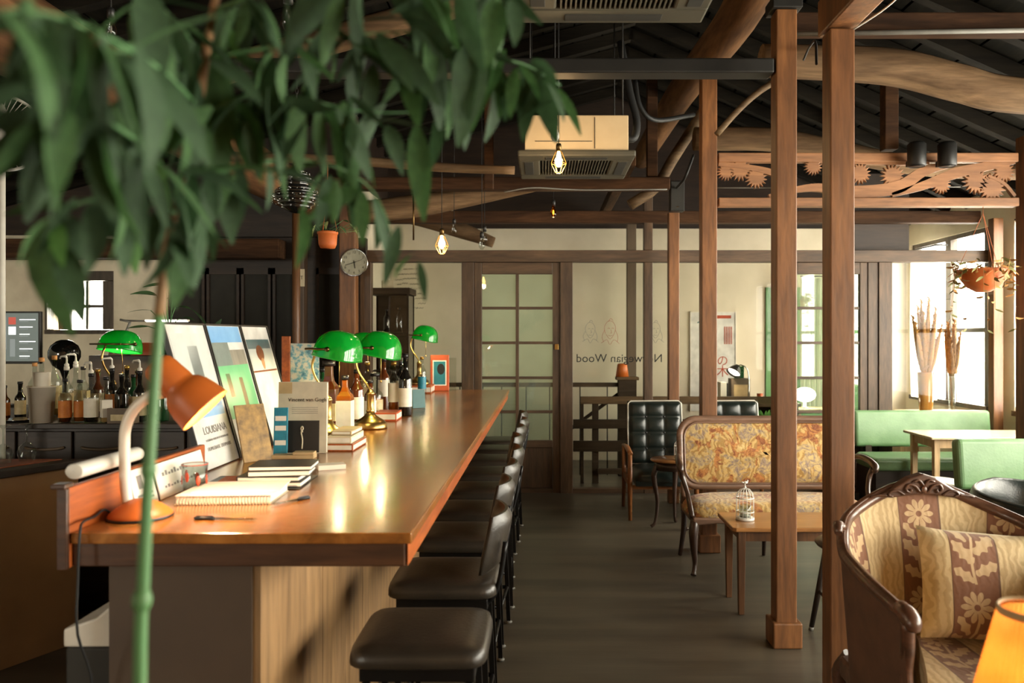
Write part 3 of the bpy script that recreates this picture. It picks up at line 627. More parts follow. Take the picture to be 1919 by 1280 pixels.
# ---------------------------------------------------------------- bar stools
def stool(label, back=True):
    t = thing('bar_stool', label, 'stool', (0, 0, 0), 0, 'padded stools along the bar')
    rows = []
    N = 28
    def ring(w, z, e=7):
        return [(w*math.copysign(abs(math.cos(a))**(2/e), math.cos(a)), w*math.copysign(abs(math.sin(a))**(2/e), math.sin(a)), z) for a in [2*PI*k/N for k in range(N)]]
    MB().grid([ring(.15, .622), ring(.197, .623), ring(.203, .629), ring(.2025, .648), ring(.197, .666), ring(.186, .674), ring(.14, .681), ring(.06, .6845), ring(.001, .685)], close=True).build('seat', K['leather'], t)
    MB().box(-.168, .168, -.168, .168, .575, .6218).build('seat_frame', K['black_metal'], t, bevel=.004)
    for sx in (-1, 1):
        for sy in (-1, 1):
            lg = MB().tube([(sx*.15, sy*.15, .57), (sx*.172, sy*.172, .012)], .0145, 4, smooth=False).build('leg', K['black_metal'], t)
            MB().lathe([(.018, .0005), (.02, .006), (.016, .014)], 10, TR(sx*.1725, sy*.1725, 0)).build('glide', K['grey_cable'], lg)
    for z in (.2, .36):
        e = .15 + .022*(.57-z)/.558
        for a, b in (((-e, -e), (e, -e)), ((e, -e), (e, e)), ((e, e), (-e, e)), ((-e, e), (-e, -e))):
            if z > .3 and a[1] != b[1]: continue
            MB().tube([(*a, z), (*b, z)], .010, 6).build('footrest', K['black_metal'], t)
    if back:
        rows = []
        for i in range(9):
            v = i/8; z = .70 + .215*v; row = []
            for s_ in (0, 1):
                seq = range(11) if s_ == 0 else reversed(range(11))
                for k in seq:
                    u = k/10*2-1; edge = (1-abs(u)**6)*(1-abs(2*v-1)**6); th = .006 + .024*math.sqrt(max(edge, 0))
                    w = .175*(1-.08*(2*v-1)**2); xx = .185 + .045*v - .045*u*u
                    row.append((xx + (th if s_ == 0 else -th), w*u, z))
            rows.append(row)
        m = MB().grid(rows, close=True); n = 22
        b0 = len(m.v); m.add([rows[0][k] for k in range(n)], [tuple(range(n))]); m.add([rows[-1][k] for k in range(n)], [tuple(reversed(range(n)))])
        m.build('backrest', K['leather'], t)
        for sy in (-1, 1):
            MB().tube([(.145, sy*.13, .575), (.19, sy*.135, .62), (.215, sy*.135, .70), (.232, sy*.135, .82)], .010, 6, sub=3).build('back_support', K['black_metal'], t)
    return t
SY = [2.49, 3.10, 3.73, 4.25, 4.82, 5.40, 5.97, 6.50, 7.06]
s0 = stool('backless dark padded stool nearest the camera at the bar corner', False); s0.location = (-.367, SY[0], 0)
s1 = stool('second bar stool counting from the camera'); s1.location = (-.372, SY[1], 0)
for i in range(2, 9): dup(s1, (-.372 + .012*math.sin(i*2.1), SY[i], 0), .06*math.sin(i*1.7), '%s bar stool counting from the camera' % ORD[i] if i < 8 else 'farthest bar stool, by the glazed door')
# ---------------------------------------------------------------- orange desk lamp
dl = thing('desk_lamp', 'orange desk lamp with a white bent neck at the near end of the bar', 'lamp', (-1.112, 2.21, BZ))
MB().lathe([(.001, .0005), (.083, .0005), (.0835, .008), (.078, .016), (.06, .03), (.04, .042), (.022, .05), (.001, .052)], 32).build('base', K['shade_orange'], dl)
MB().lathe([(.0842, .0008), (.0852, .004), (.0842, .008)], 32, caps=False).build('base_rim', K['black_plastic'], dl)
MB().tube([(-.035, 0, .035), (-.042, 0, .10), (-.044, .0, .20), (-.040, .0, .25), (-.020, .0, .295), (.015, 0, .328), (.05, 0, .35)], .0148, 12, sub=5).build('neck', K['white_enamel'], dl)
ax = Vector((.70, .10, -.70)).normalized(); q = Vector((0, 0, 1)).rotation_difference(ax).to_matrix().to_4x4(); hd = Vector((.075, 0, .392))
MB().lathe([(.022, -.05), (.034, -.046), (.042, -.035), (.045, -.015), (.047, .035), (.046, .045), (.056, .055), (.066, .075), (.072, .10), (.0765, .135), (.0775, .14), (.0745, .139), (.068, .10), (.06, .075), (.045, .055), (.04, .04)], 32, TR(hd) @ q, caps=False).build('shade', K['shade_orange'], dl)
MB().lathe([(.001, -.0505), (.023, -.0502), (.001, -.050)], 20, TR(hd) @ q, caps=False).build('shade_cap', K['shade_orange'], dl)
MB().tube([(.040, 0, .343), (.06, 0, .35), (.075, .0, .36)], [.02, .024, .016], 12).build('joint', K['white_enamel'], dl)
bp = hd + ax*.08
MB().ball(bp, .026).build('bulb', K['bulb_warm'], dl); point('desk_lamp_light', bp + ax*.035, 9, (1, .76, .48), .025, dl)
MB().tube([(-.07, -.02, .012), (-.078, -.04, .03), (-.08, -.085, .02), (-.065, -.16, .025), (-.055, -.194, .004), (-.055, -.203, -.12), (-.057, -.2, -.25), (-.055, -.13, -.45), (-.06, -.12, -1.0)], .0032, 6, sub=4).build('power_cord', K['black_cable'], None, (-1.112, 2.21, BZ)); tag(bpy.data.objects['power_cord'], 'black lamp cord dropping over the bar front edge', 'cable')
# ---------------------------------------------------------------- green banker lamps
def banker(label, name='banker_lamp', lit=2.4, bulbmat='bulb_warm'):
    t = thing(name, label, 'lamp', (0, 0, 0), 0, 'green banker lamps')
    MB().lathe([(.001, .0005), (.09, .0005), (.09, .012), (.086, .03), (.074, .045), (.05, .058), (.032, .072), (.024, .085), (.022, .09)], 36).build('base', K['brass'], t)
    MB().lathe([(.022, .0905), (.024, .097), (.020, .104), (.020, .185), (.024, .19), (.018, .198), (.010, .21)], 20).build('stem', K['brass'], t)
    MB().tube([(0, 0, .205), (-.02, 0, .24), (-.06, 0, .295), (-.078, 0, .345), (-.072, 0, .39), (-.05, 0, .43), (-.045, 0, .437)], .0062, 8, sub=5).build('neck', K['brass'], t)
    br = MB(); br.tube([(-.055, -.132, .44), (-.055, .132, .44)], .006, 8)
    for s_ in (-1, 1): br.tube([(-.055, s_*.132, .44), (.045, s_*.132, .438)], .0055, 8)
    br.build('bracket', K['brass_dark'], t)
    for s_ in (-1, 1): MB().ball((.05, s_*.131, .438), .012, 10, 6).build('pivot_knob', K['brass_dark'], t)
    rows = []; A, B, H = .105, .124, .125
    for i in range(11):
        ph = (PI/2)*i/10; cz = math.sin(ph)**.85; cr = math.cos(ph)**.75 if i < 10 else .02; row = []
        for k in range(40):
            a = 2*PI*k/40; e = 3.2 - 1.0*i/10
            row.append((A*cr*math.copysign(abs(math.cos(a))**(2/e), math.cos(a)), B*(cr**.7)*math.copysign(abs(math.sin(a))**(2/e), math.sin(a)), H*cz))
        rows.append(row)
    rows = [[(x*1.04, y*1.01, z-.008) for x, y, z in rows[0]]] + rows
    Ms = TR(.05, 0, .40) @ RY(.20)
    m = MB(); m.grid([[tuple(Ms @ Vector(p)) for p in r] for r in rows], close=True); m.build('shade', K['green_glass'], t, solid=.004)
    MB().ball((.055, 0, .45), (.02, .028, .02)).build('bulb', K[bulbmat], t)
    MB().tube([(.06, 0, .425), (.062, -.01, .34), (.062, -.01, .26)], .0018, 5).ball((.062, -.01, .255), .006, 8, 5).build('pull_chain', K['brass'], t)
    point('banker_light', (.058, 0, .415), lit, (1, .74, .40), .02, t)
    return t
b1 = banker('nearest green banker lamp, behind the upright books'); b1.location = (-1.05, 3.9, BZ); b1.rotation_euler.z = -.12
dup(b1, (-.935, 4.33, BZ), -.10, 'green banker lamp whose round brass base stands clear on the bar top')
dup(b1, (-1.27, 5.6, BZ), 1.2, 'green banker lamp half hidden behind its brighter neighbour')
dup(b1, (-1.10, 7.1, BZ+.07), -.1, 'farthest green banker lamp at the end of the bar')
# ---------------------------------------------------------------- three poster boards leaning on the bar
def poster(y0, y1, label, art):
    w = y1-y0; t = thing('poster_board', label, 'poster', (-1.235, (y0+y1)/2, BZ+.0045), (-.27, 0, PI/2), 'poster boards on the bar')
    h = .565
    MB().box(-w/2, w/2, 0, .008, .001, h).build('sheet', K['print_white'], t)
    MB().box(-w/2-.001, -w/2+.007, -.006, .012, 0, h).box(w/2-.007, w/2+.001, -.006, .012, 0, h).box(-w/2+.007, w/2-.007, -.006, .012, h-.006, h+.001).build('frame', K['black_plastic'], t)
    for nm, x0, x1, z0, z1, mt in art: MB().box(-w/2+w*x0, -w/2+w*x1, -.0012, -.0002, h*z0, h*z1).build(nm, K[mt], t)
    return t, w, h
p1, w_, h_ = poster(2.905, 3.26, 'poster board with a pale drawing and grey capital letters, nearest of three', [('print', .08, .92, .40, .93, 'print_pale'), ('print_patch', .42, .66, .62, .84, 'print_grey'), ('print_patch', .30, .86, .53, .565, 'print_tan'), ('print_patch', .35, .92, .34, .44, 'print_blue')])
put('lettering', text_mesh('LOUISIANA', .042), K['ink_grey'], p1, (.02, -.0015, .142)); put('lettering', text_mesh('HUMLEBAEK  DENMARK', .02), K['ink_grey'], p1, (.02, -.0015, .072)); put('lettering', text_mesh('LOUISIANA MUSEUM OF MODERN ART', .012), K['ink_grey'], p1, (.02, -.0015, .105))
p2, _, _ = poster(3.268, 3.64, 'poster board printed with green and sky-blue blocks, middle of three', [('print', .05, .95, .28, .68, 'print_green'), ('print_patch', .05, .5, .68, .86, 'print_grey'), ('print_patch', .5, .95, .68, .8, 'print_stripe'), ('print_patch', .05, .95, .86, .985, 'print_blue'), ('print_patch', .2, .32, .44, .62, 'print_tan'), ('print_patch', .55, .66, .36, .58, 'print_tan')])
put('lettering', text_mesh('LOUISIANA', .03), K['ink_grey'], p2, (0, -.0015, .09))
p3, _, _ = poster(3.648, 4.0, 'poster board with a small brown figure on blue, farthest of three', [('print_patch', .08, .92, .62, .88, 'print_pale'), ('print_patch', .08, .92, .80, .88, 'print_teal'), ('print_patch', .05, .95, .60, .615, 'print_brown')])
MB().ball((-.01, -.001, .43), (.05, .0012, .04)).build('print_figure', K['print_brown'], p3); MB().ball((-.002, -.001, .385), (.022, .0012, .035)).build('print_figure', K['print_tan'], p3)
# ---------------------------------------------------------------- papers, books and small things near the lamp
def card(name, label, cat, x, y, w, h, rz, lean, mat, z=BZ, th=.004):
    t = thing(name, label, cat, (x, y, z), (-lean, 0, rz)); MB().box(-w/2, w/2, 0, th, .0015, h).build('board', K[mat], t, bevel=.0008); return t
c1 = card('price_card', 'white card with two small pictures leaning behind the lamp neck', 'card', -1.163, 2.36, .13, .115, PI/2, .25, 'paper')
for a in (-.03, .012): MB().box(a, a+.026, -.001, -.0002, .055, .095).build('print', K['ink_grey'], c1)
for z in (.02, .033): MB().box(-.045, .045, -.001, -.0002, z, z+.006).build('print', K['ink_grey'], c1)
c2 = card('price_card', 'long white card with black lettering leaning beside the glass', 'card', -1.163, 2.61, .34, .11, PI/2, .25, 'paper')
for z, n, h in ((.068, 9, .016), (.03, 12, .010)):
    for k in range(n): MB().box(-.13+k*.02, -.13+k*.02+.012, -.001, -.0002, z, z+h*(.7+.3*math.sin(k*2.1))).build('print', K['ink_grey'], c2)
nb = thing('spiral_notebook', 'thick white spiral notebook lying open-edged by the lamp base', 'notebook', (-.955, 2.47, BZ), .06)
MB().box(-.14, .14, -.10, .10, .0005, .004).build('back_cover', K['paper_cream'], nb); MB().box(-.138, .138, -.095, .098, .0042, .026).build('pages', K['paper'], nb, bevel=.001)
MB().box(-.139, .139, -.098, .10, .0262, .028).build('front_cover', K['paper'], nb)
sp_ = MB()
for k in range(30):
    x = -.13 + k*.009; sp_.tube([(x+.0*j, -.098 + .014*math.cos(j*PI/3) - .004, .014 + .014*math.sin(j*PI/3)) for j in range(6)], .0012, 4, closed=True)
tag(sp_.build('spiral_binding', K['grey_cable'], nb), kind='stuff')
lp = MB().box(-.13, .13, -.08, .09, 0, .003, RZ(.12)).build('loose_sheets', K['paper'], None, (-.94, 2.50, BZ+.0285)); tag(lp, 'loose white paper sheets lying crooked on the spiral notebook', 'paper')
def pen(x, y, L, rz, label, capm):
    t = thing('ballpoint_pen', label, 'pen', (x, y, BZ+.0045), rz)
    MB().lathe([(.001, 0), (.0038, .012), (.0042, .02), (.0042, L*.68)], 10, RY(PI/2)).build('barrel', K['glass_amber'] if capm == 'gold' else K['glass_clear'], t)
    MB().lathe([(.0018, .012), (.0018, L*.66)], 6, RY(PI/2)).build('refill', K['brass_dark'], t)
    MB().lathe([(.0046, L*.68), (.0046, L*.98), (.003, L)], 10, RY(PI/2)).box(L*.7, L*.97, -.001, .001, .0042, .007).build('cap', K['black_plastic'], t)
pen(-.775, 2.17, .175, PI*.985, 'clear pen with a black cap lying at the bar front edge', 'k'); pen(-.80, 2.35, .14, .95, 'black pen lying beside the notebook corner', 'k')
pad = MB().box(-.22, .12, -.13, .13, .0005, .003).build('desk_mat', K['book_black'], None, (-.90, 2.355, BZ), .05); pad.location = (-.92, 2.73, BZ); tag(pad, 'thin dark mat under the black notebooks', 'mat')
zz = BZ+.0035
for i, (w, d, h, x, y, r, lb) in enumerate(((.21, .15, .017, -.905, 2.70, .06, 'lowest black notebook of the pile by the lamp'), (.205, .145, .015, -.91, 2.712, .02, 'second black notebook of the pile'), (.20, .15, .018, -.885, 2.72, .14, 'third black notebook of the pile'), (.205, .15, .014, -.88, 2.725, .10, 'top black notebook of the pile, its cover catching light'))):
    t = thing('black_notebook', lb, 'notebook', (x, y, zz), r); MB().box(-w/2, w/2, -d/2, d/2, 0, .002).box(-w/2, w/2, -d/2, d/2, h-.002, h).box(-w/2, -w/2+.002, -d/2, d/2, .002, h-.002).build('cover', K['book_black'], t)
    MB().box(-w/2+.003, w/2-.003, -d/2+.003, d/2-.003, .0021, h-.0021).build('pages', K['paper'], t); zz += h+.0004
tm = thing('printed_tumbler', 'small clear tumbler printed with orange figures by the posters', 'glass', (-1.108, 2.545, BZ))
MB().lathe([(.001, .0015), (.034, .0015), (.040, .095), (.0385, .095), (.0325, .008), (.001, .008)], 24, caps=False).build('glass', K['glass_clear'], tm)
MB().lathe([(.0404, .0925), (.0406, .0948)], 24, caps=False).build('rim_band', K['tumbler_red'], tm)
for k in range(7):
    a = k*2*PI/7; MB().ball((.0378, 0, .045+.012*(k % 2)), (.0016, .007, .016), 8, 6, RZ(a)).build('printed_figure', K['tumbler_red'], tm)
tr = thing('slatted_tray', 'small tan slatted trivet behind the notebook', 'trivet', (-1.03, 2.74, BZ), .1)
for k in range(9): MB().box(-.07, .07, -.055+k*.0135, -.047+k*.0135, .004, .012).build('slat', K['orange_wood'], tr)
MB().box(-.06, -.05, -.055, .062, .0005, .004).box(.05, .06, -.055, .062, .0005, .004).build('crossbar', K['orange_wood'], tr)
# upright books
def standing(name, label, cat, x, y, w, h, d, rz, lean, cover, z=BZ):
    t = thing(name, label, cat, (x, y, z), (-lean, 0, rz))
    MB().box(-w/2, w/2, 0, .0025, .001, h).box(-w/2, w/2, d-.0025, d, .001, h).box(-w/2, -w/2+.0025, .0025, d-.0025, .001, h).build('cover', K[cover], t, bevel=.0006)
    MB().box(-w/2+.003, w/2-.003, .0026, d-.0026, .003, h-.004).build('pages', K['paper'], t); return t
vg = standing('art_book', 'cream art book with a black square and a painter\'s name on its cover, standing upright', 'book', -1.028, 3.41, .205, .305, .028, .05, .06, 'book_cream')
put('lettering', text_mesh('Vincent van Gogh', .0225), K['ink'], vg, (.02, -.001, .228)); MB().box(-.102, -.045, -.001, -.0002, .255, .303).build('cover_picture', K['book_tan'], vg)
MB().box(-.098, .072, -.001, -.0002, .004, .14).build('cover_square', K['book_black'], vg)
for k in range(4): MB().box(-.045, .065, -.001, -.0002, .17+k*.008, .172+k*.008).build('print_line', K['ink_grey'], vg)
MB().tube([(0, -.003, .02), (.002, -.003, .06), (-.004, -.003, .09), (.004, -.003, .105), (0, -.003, .115), (-.005, -.003, .105), (.002, -.003, .09)], .0032, 5, sub=3).build('cover_figure', K['paper_cream'], vg)
gc = standing('photo_book', 'bent gold-brown photo booklet leaning on the farthest poster', 'book', -1.135, 3.20, .13, .235, .008, .9, .32, 'book_gold')
tb = standing('teal_booklet', 'narrow teal booklet in front of the cream art book', 'book', -1.085, 3.30, .055, .205, .012, .1, .08, 'book_teal')
for z in (.05, .11, .15): MB().box(-.022, .022, -.001, -.0002, z, z+.02).build('print', K['paper'], tb)
st = MB().box(-.085, .085, -.03, .03, .0005, .016).box(.0, .085, -.03, .02, .0162, .028).build('wood_stand', K['book_tan'], None, (-1.02, 3.28, BZ), .05, bevel=.002); tag(st, 'pale wooden block stand at the foot of the cream book', 'stand')
o = MB().box(-.05, .05, -.03, .03, .0005, .018, RZ(.4)).build('card_box', K['paper'], None, (-.80, 3.02, BZ)); tag(o, 'low white card packet lying on the bar top', 'packet')
for i, (x, y, z, w, d, h, m, lb) in enumerate(((-.885, 3.60, 0, .12, .26, .032, 'orange_wood', 'orange wooden box under the card boxes right of the art book'), (-.89, 3.60, .0325, .11, .25, .03, 'paper_cream', 'cream card box on the orange wooden box'), (-.89, 3.63, .063, .09, .20, .018, 'book_tan', 'tan small box topping the card boxes'), (-.93, 4.80, 0, .13, .2, .05, 'book_red', 'orange-red box with white edges under the clear bottles'), (-1.02, 5.46, 0, .12, .12, .09, 'teal_plastic', 'teal small box behind the striped ball'), (-1.09, 7.1, 0, .22, .3, .068, 'orange_wood', 'wooden drawer box beneath the farthest green lamp'))):
    t = thing('small_box', lb, 'box', (x, y, BZ+z+.0005), .05*math.sin(i*3)); MB().box(-w/2, w/2, -d/2, d/2, 0, h).build('body', K[m], t, bevel=.002)
    MB().box(w/2-.001, w/2+.0012, -d/2+.006, d/2-.006, h*.2, h*.8).box(-w/2+.006, w/2-.006, -d/2-.0012, -d/2+.001, h*.2, h*.8).build('paper_label', K['label_white'], t)
o = MB().ball((0, 0, .05), .05, 20, 12).build('striped_ball', K['striped_ball'], None, (-.925, 5.30, BZ)); tag(o, 'brown striped wooden ball on the bar', 'ball')
standing('green_booklet', 'small dark green booklet standing beside the striped ball', 'book', -.86, 5.55, .09, .13, .02, .5, .1, 'teal_plastic')
fr = thing('framed_picture', 'orange framed picture standing near the far end of the bar', 'picture frame', (-.94, 7.28, BZ), (-.08, 0, .15))
MB().box(-.085, .085, 0, .012, .001, .33).build('frame', K['book_red'], fr, bevel=.008); MB().box(-.065, .06, -.002, -.0004, .05, .28).build('mat_board', K['paper'], fr); MB().box(-.055, .05, -.0032, -.0022, .06, .27).build('picture', K['print_teal'], fr); MB().ball((.01, -.0035, .2), (.035, .0008, .05)).build('picture_figure', K['ink'], fr)
o = MB().box(-.1, .1, 0, .006, 0, .30).build('acrylic_stand', K['glass_clear'], None, (-.9, 7.36, BZ+.0005), .15); tag(o, 'clear acrylic sheet standing behind the orange frame', 'stand')
mp_ = thing('map_board', 'pale blue mottled print board in a wooden holder behind the first lamp', 'board', (-1.34, 4.42, BZ), .1)
MB().box(-.10, -.055, -.012, .012, 0, .50).build('wood_side', K['orange_wood'], mp_, bevel=.003); m2, nt2, b2_ = base('mottled_print'); nt2.links.new(ramp(nt2, noise(nt2, coords(nt2), 30, 5, .7).outputs[0], [(.45, (206,204,184)), (.55, (120,170,180)), (.65, (70,120,140))]), b2_.inputs['Base Color']); b2_.inputs['Roughness'].default_value = .4
MB().box(-.054, .10, -.004, .004, 0, .46).build('print_panel', m2, mp_)
# ---------------------------------------------------------------- bottles
def bottle(label, loc, r, h, neck=.014, body='amber', lab='label_white', lz=(.2, .55), cap='cap_black', sh=.62, sq=False, capr=None, name='bottle', group='bottles on the bar', caph=.12, liquid=None, rz=0):
    t = thing(name, label, 'bottle', loc, rz, group); n = 4 if sq else 20
    M0 = RZ(PI/4) if sq else Matrix.Identity(4); rr = r*1.25 if sq else r; nk = neck*1.2 if sq else neck
    H = h*(1-caph*.6)
    MB().lathe([(.001, .0008), (rr*.93, .0008), (rr, .008), (rr, h*sh), (rr*.92, h*(sh+.04)), (rr*.55, h*(sh+.11)), (nk*1.1, h*(sh+.18)), (nk, H), (.001, H)], n, M0, not sq, False).build('body', K[body], t, bevel=.004 if sq else 0)
    if liquid: MB().lathe([(.001, .006), (rr*.9, .006), (rr*.93, h*sh*.85), (.001, h*sh*.85)], n, M0, not sq, False).build('liquid', K[liquid], t)
    if lab: MB().lathe([(rr*1.012, h*lz[0]), (rr*1.012, h*lz[1])], n, M0, not sq, False).build('label', K[lab], t)
    cr = capr or neck*1.25
    MB().lathe([(.001, H+.0005), (cr, H+.0005), (cr, h), (.001, h)], 14, None, True, False).build('cap', K[cap], t); return t
Z = BZ+.0005
bottle('dark amber bottle with a wide black cap behind the first lamp base', (-1.13, 4.22, Z), .05, .37, .022, 'amber', 'label_cream', (.15, .4), 'cap_black', .6, True, .034)
bottle('square bottle with a tall white label next to the dark amber one', (-1.005, 4.06, Z), .042, .30, .015, 'whisky', 'label_white', (.05, .58), 'cap_black', .62, True)
bottle('amber bottle with a white label just left of the brass base', (-1.06, 4.55, Z), .04, .31, .014, 'amber', 'label_white', (.1, .5))
bottle('green glass bottle almost hidden behind the first green shade', (-1.19, 4.32, Z), .036, .33, .015, 'green_bottle', None, cap='cap_black')
bottle('round decanter of whisky with a black stopper', (-1.045, 4.97, Z), .05, .27, .018, 'glass_clear', 'label_cream', (.15, .4), 'cap_black', .5, liquid='whisky', capr=.03)
bottle('tall clear bottle of whisky with white label between the lamps', (-.945, 5.06, Z+.0), .036, .34, .014, 'glass_clear', 'label_white', (.25, .6), 'cap_gold', liquid='whisky')
bottle('clear bottle with gold cap behind the second lamp', (-1.16, 5.28, Z), .04, .33, .014, 'glass_clear', 'label_cream', (.2, .5), 'cap_gold', liquid='pale_liquid')
bottle('dark wine bottle with a white label standing apart at right', (-.865, 5.02, Z), .042, .39, .015, 'dark_bottle', 'label_white', (.15, .45), 'cap_black', .58)
bottle('short amber bottle with black cap in the second group', (-1.02, 4.72, Z), .035, .24, .013, 'amber', 'label_white', (.12, .5))
bottle('slim teal-labelled clear bottle near the orange frame', (-1.0, 6.6, Z), .035, .33, .013, 'glass_clear', 'book_teal', (.2, .5), 'cap_gold')
bottle('dark bottle beside the slim teal-labelled one', (-1.12, 6.3, Z), .04, .30, .014, 'dark_bottle', 'label_cream', (.15, .5))
bottle('tall amber bottle between the decanter and the dark wine bottle', (-1.04, 5.22, Z), .038, .36, .014, 'amber', 'label_white', (.3, .6), 'cap_black')
bottle('brown bottle close behind the third lamp', (-1.2, 6.0, Z), .04, .31, .014, 'amber', 'label_white', (.15, .5))
# grey bin against the end of the bar
gb = thing('pedal_bin', 'dark grey bin with a slanted white lid against the end of the bar', 'bin', (-1.225, 2.28, 0))
MB().box(-.065, .065, -.12, .12, .001, .74).build('body', K['ac_dark'], gb, bevel=.008); MB().prism([(-.068, .742), (.068, .742), (.068, .86), (.02, .82), (-.068, .79)], -.125, .125).build('lid', K['white_plastic'], gb, bevel=.006)
# ---------------------------------------------------------------- carved armchair
def cabriole(x, y, z1, sx, sy, r=.024, out=.03):
    return MB().tube([(x, y, z1), (x+sx*out, y+sy*out, z1*.78), (x+sx*out*.7, y+sy*out*.7, z1*.5), (x-sx*.005, y-sy*.005, z1*.22), (x+sx*.018, y+sy*.018, .03), (x+sx*.03, y+sy*.03, .012)], [r*1.25, r*1.3, r, r*.68, r*.62, r*.8], 10, sub=4)
def pillow(w, h, t, uo=0, n=18):
    rows = []; uvs = []
    m = MB()
    for s_ in (-1, 1):
        rows = []; uvs = []
        for i in range(n+1):
            u = -1 + 2*i/n; r = []; q = []
            for j in range(n+1):
                v = -1 + 2*j/n; e = max(0, (1-u**4))*max(0, (1-v**4)); x = w/2*u*(1-.07*(1-v*v)**1); z = h/2*v*(1-.07*(1-u*u))
                r.append((x, s_*t/2*e**.5, z)); q.append((x+uo, z))
            rows.append(r if s_ < 0 else r[::-1]); uvs.append(q if s_ < 0 else q[::-1])
        m.grid(rows, True, uvs)
    return m
ac = thing('carved_armchair', 'barrel armchair in striped floral damask with a carved wooden crest', 'armchair', (1.475, 2.82, 0))
half = [(0, .33, 1.0), (.10, .328, .978), (.21, .305, .932), (.31, .235, .888), (.365, .14, .855), (.392, .055, .80), (.392, -.05, .775), (.385, -.2, .752), (.365, -.37, .725)]
full = [(-x, y, z) for x, y, z in reversed(half[1:])] + half
path, _ = spline(full, .1, 6); L = 0; arc = [0]
for a, b in zip(path, path[1:]): L += math.hypot(b.x-a.x, b.y-a.y); arc.append(L)
inn = []; uvi = []; out = []
for i, p in enumerate(path):
    t = path[min(i+1, len(path)-1)] - path[max(i-1, 0)]; t.z = 0; t.normalize(); nrm = Vector((-t.y, t.x, 0)) * 1.0      # points out of the chair
    if nrm.dot(Vector((p.x, p.y+.1, 0))) < 0: nrm = -nrm
    r = []; q = []; r2 = []
    for k in range(13):
        v = k/12; bx = p.x - nrm.x*.075; by = p.y - nrm.y*.075; tx = p.x - nrm.x*.012; ty = p.y - nrm.y*.012
        b_ = math.sin(PI*v)*.022; x = bx*(1-v)+tx*v - nrm.x*b_; y = by*(1-v)+ty*v - nrm.y*b_; z = .40*(1-v)+(p.z-.005)*v
        r.append((x, y, z)); q.append((arc[i]-L/2+.0, z)); r2.append((p.x+nrm.x*.012 - nrm.x*.05*(1-v), p.y+nrm.y*.012 - nrm.y*.05*(1-v), .14*(1-v)+(p.z-.005)*v))
    inn.append(r); uvi.append(q); out.append(r2)
MB().grid(inn, True, uvi).build('inner_upholstery', K['damask'], ac); M_('outer_fabric', (96,66,48), .8, 0, (78,54,40), 12)
MB().grid(out, True).build('outer_upholstery', K['outer_fabric'], ac)
MB().tube(path, .023, 10, flat=1.0).build('top_rail', K['carved_frame'], ac)
MB().tube([p + Vector((0, -.006, .017)) for p in path], .007, 6).build('rail_moulding', K['carved_frame'], ac)
cr = [(-.19, .955), (-.12, .985), (-.05, 1.03), (0, 1.045), (.05, 1.03), (.12, .985), (.19, .955), (.12, .952), (.05, .962), (0, .966), (-.05, .962), (-.12, .952)]
MB().prism(list(reversed(cr)), .285, .335).build('crest', K['carved_frame'], ac, bevel=.006)
cs = MB()
for s_ in (-1, 1):
    cs.tube([(s_*.015, .279, .975), (s_*.035, .279, 1.0), (s_*.06, .279, 1.005), (s_*.07, .279, .985), (s_*.055, .279, .975), (s_*.048, .279, .987)], .005, 6, sub=4)
    cs.tube([(s_*.075, .281, .965), (s_*.10, .281, .98), (s_*.125, .281, .978), (s_*.135, .281, .965), (s_*.12, .281, .958)], .0045, 6, sub=4)
    cs.tube([(s_*.0, .279, 1.0), (s_*.02, .279, 1.022), (s_*.04, .279, 1.015)], .005, 6, sub=4); cs.tube([(s_*.14, .285, .962), (s_*.17, .287, .963), (s_*.20, .29, .955)], .004, 6, sub=4)
cs.ball((0, .279, .985), (.012, .006, .014)); cs.build('crest_carving', K['carved_frame'], ac)
for s_ in (-1, 1):
    MB().tube([(s_*.365, -.33, .735), (s_*.362, -.375, .728), (s_*.358, -.40, .71), (s_*.357, -.402, .69)], [.026, .03, .028, .02], 10, sub=3).build('arm_knob', K['carved_frame'], ac)
    MB().tube([(s_*.362, -.375, .705), (s_*.352, -.355, .62), (s_*.345, -.33, .54), (s_*.35, -.345, .45), (s_*.362, -.375, .38)], [.02, .022, .02, .022, .026], 10, sub=4).build('arm_post', K['carved_frame'], ac)
    MB().tube([(s_*.372, .13, .872), (s_*.392, .12, .885), (s_*.40, .09, .862)], [.018, .02, .014], 8, sub=3).build('ear_scroll', K['carved_frame'], ac)
    cabriole(s_*.34, -.35, .36, s_, -1, .028).build('leg', K['carved_frame'], ac); cabriole(s_*.30, .24, .36, s_, 1, .024).build('leg', K['carved_frame'], ac)
MB().slab([(-.37, -.36), (-.2, -.41), (0, -.42), (.2, -.41), (.37, -.36), (.36, .2), (.2, .28), (-.2, .28), (-.36, .2)], .30, .375).build('seat_rail', K['carved_frame'], ac, bevel=.012)
rows = []; uvs = []
for i in range(15):
    v = i/14; a = v*PI/2; row = []; q = []
    rr = math.cos(a)**.35 if i < 14 else .01; z = .376 + .095*math.sin(a)
    for k in range(36):
        b_ = 2*PI*k/36; e = 3.4; x = .318*rr*math.copysign(abs(math.cos(b_))**(2/e), math.cos(b_)); y = -.075 + .325*rr*math.copysign(abs(math.sin(b_))**(2/e), math.sin(b_)); row.append((x, y, z)); q.append((x+.03, y+z))
    rows.append(row); uvs.append(q)
MB().grid(rows, True, uvs, True).build('seat_cushion', K['damask'], ac)
cu = thing('throw_pillow', 'striped floral damask cushion leaning in the carved armchair', 'cushion', (1.60, 2.93, .665), (-.32, .07, -.10)); pillow(.44, .40, .14, .03).build('cover', K['damask'], cu)
MB().tube([(.44/2*u*.99, 0, .19*.985) for u in (-.98, -.5, 0, .5, .98)], .004, 6).build('welt', K['paper_cream'], cu)
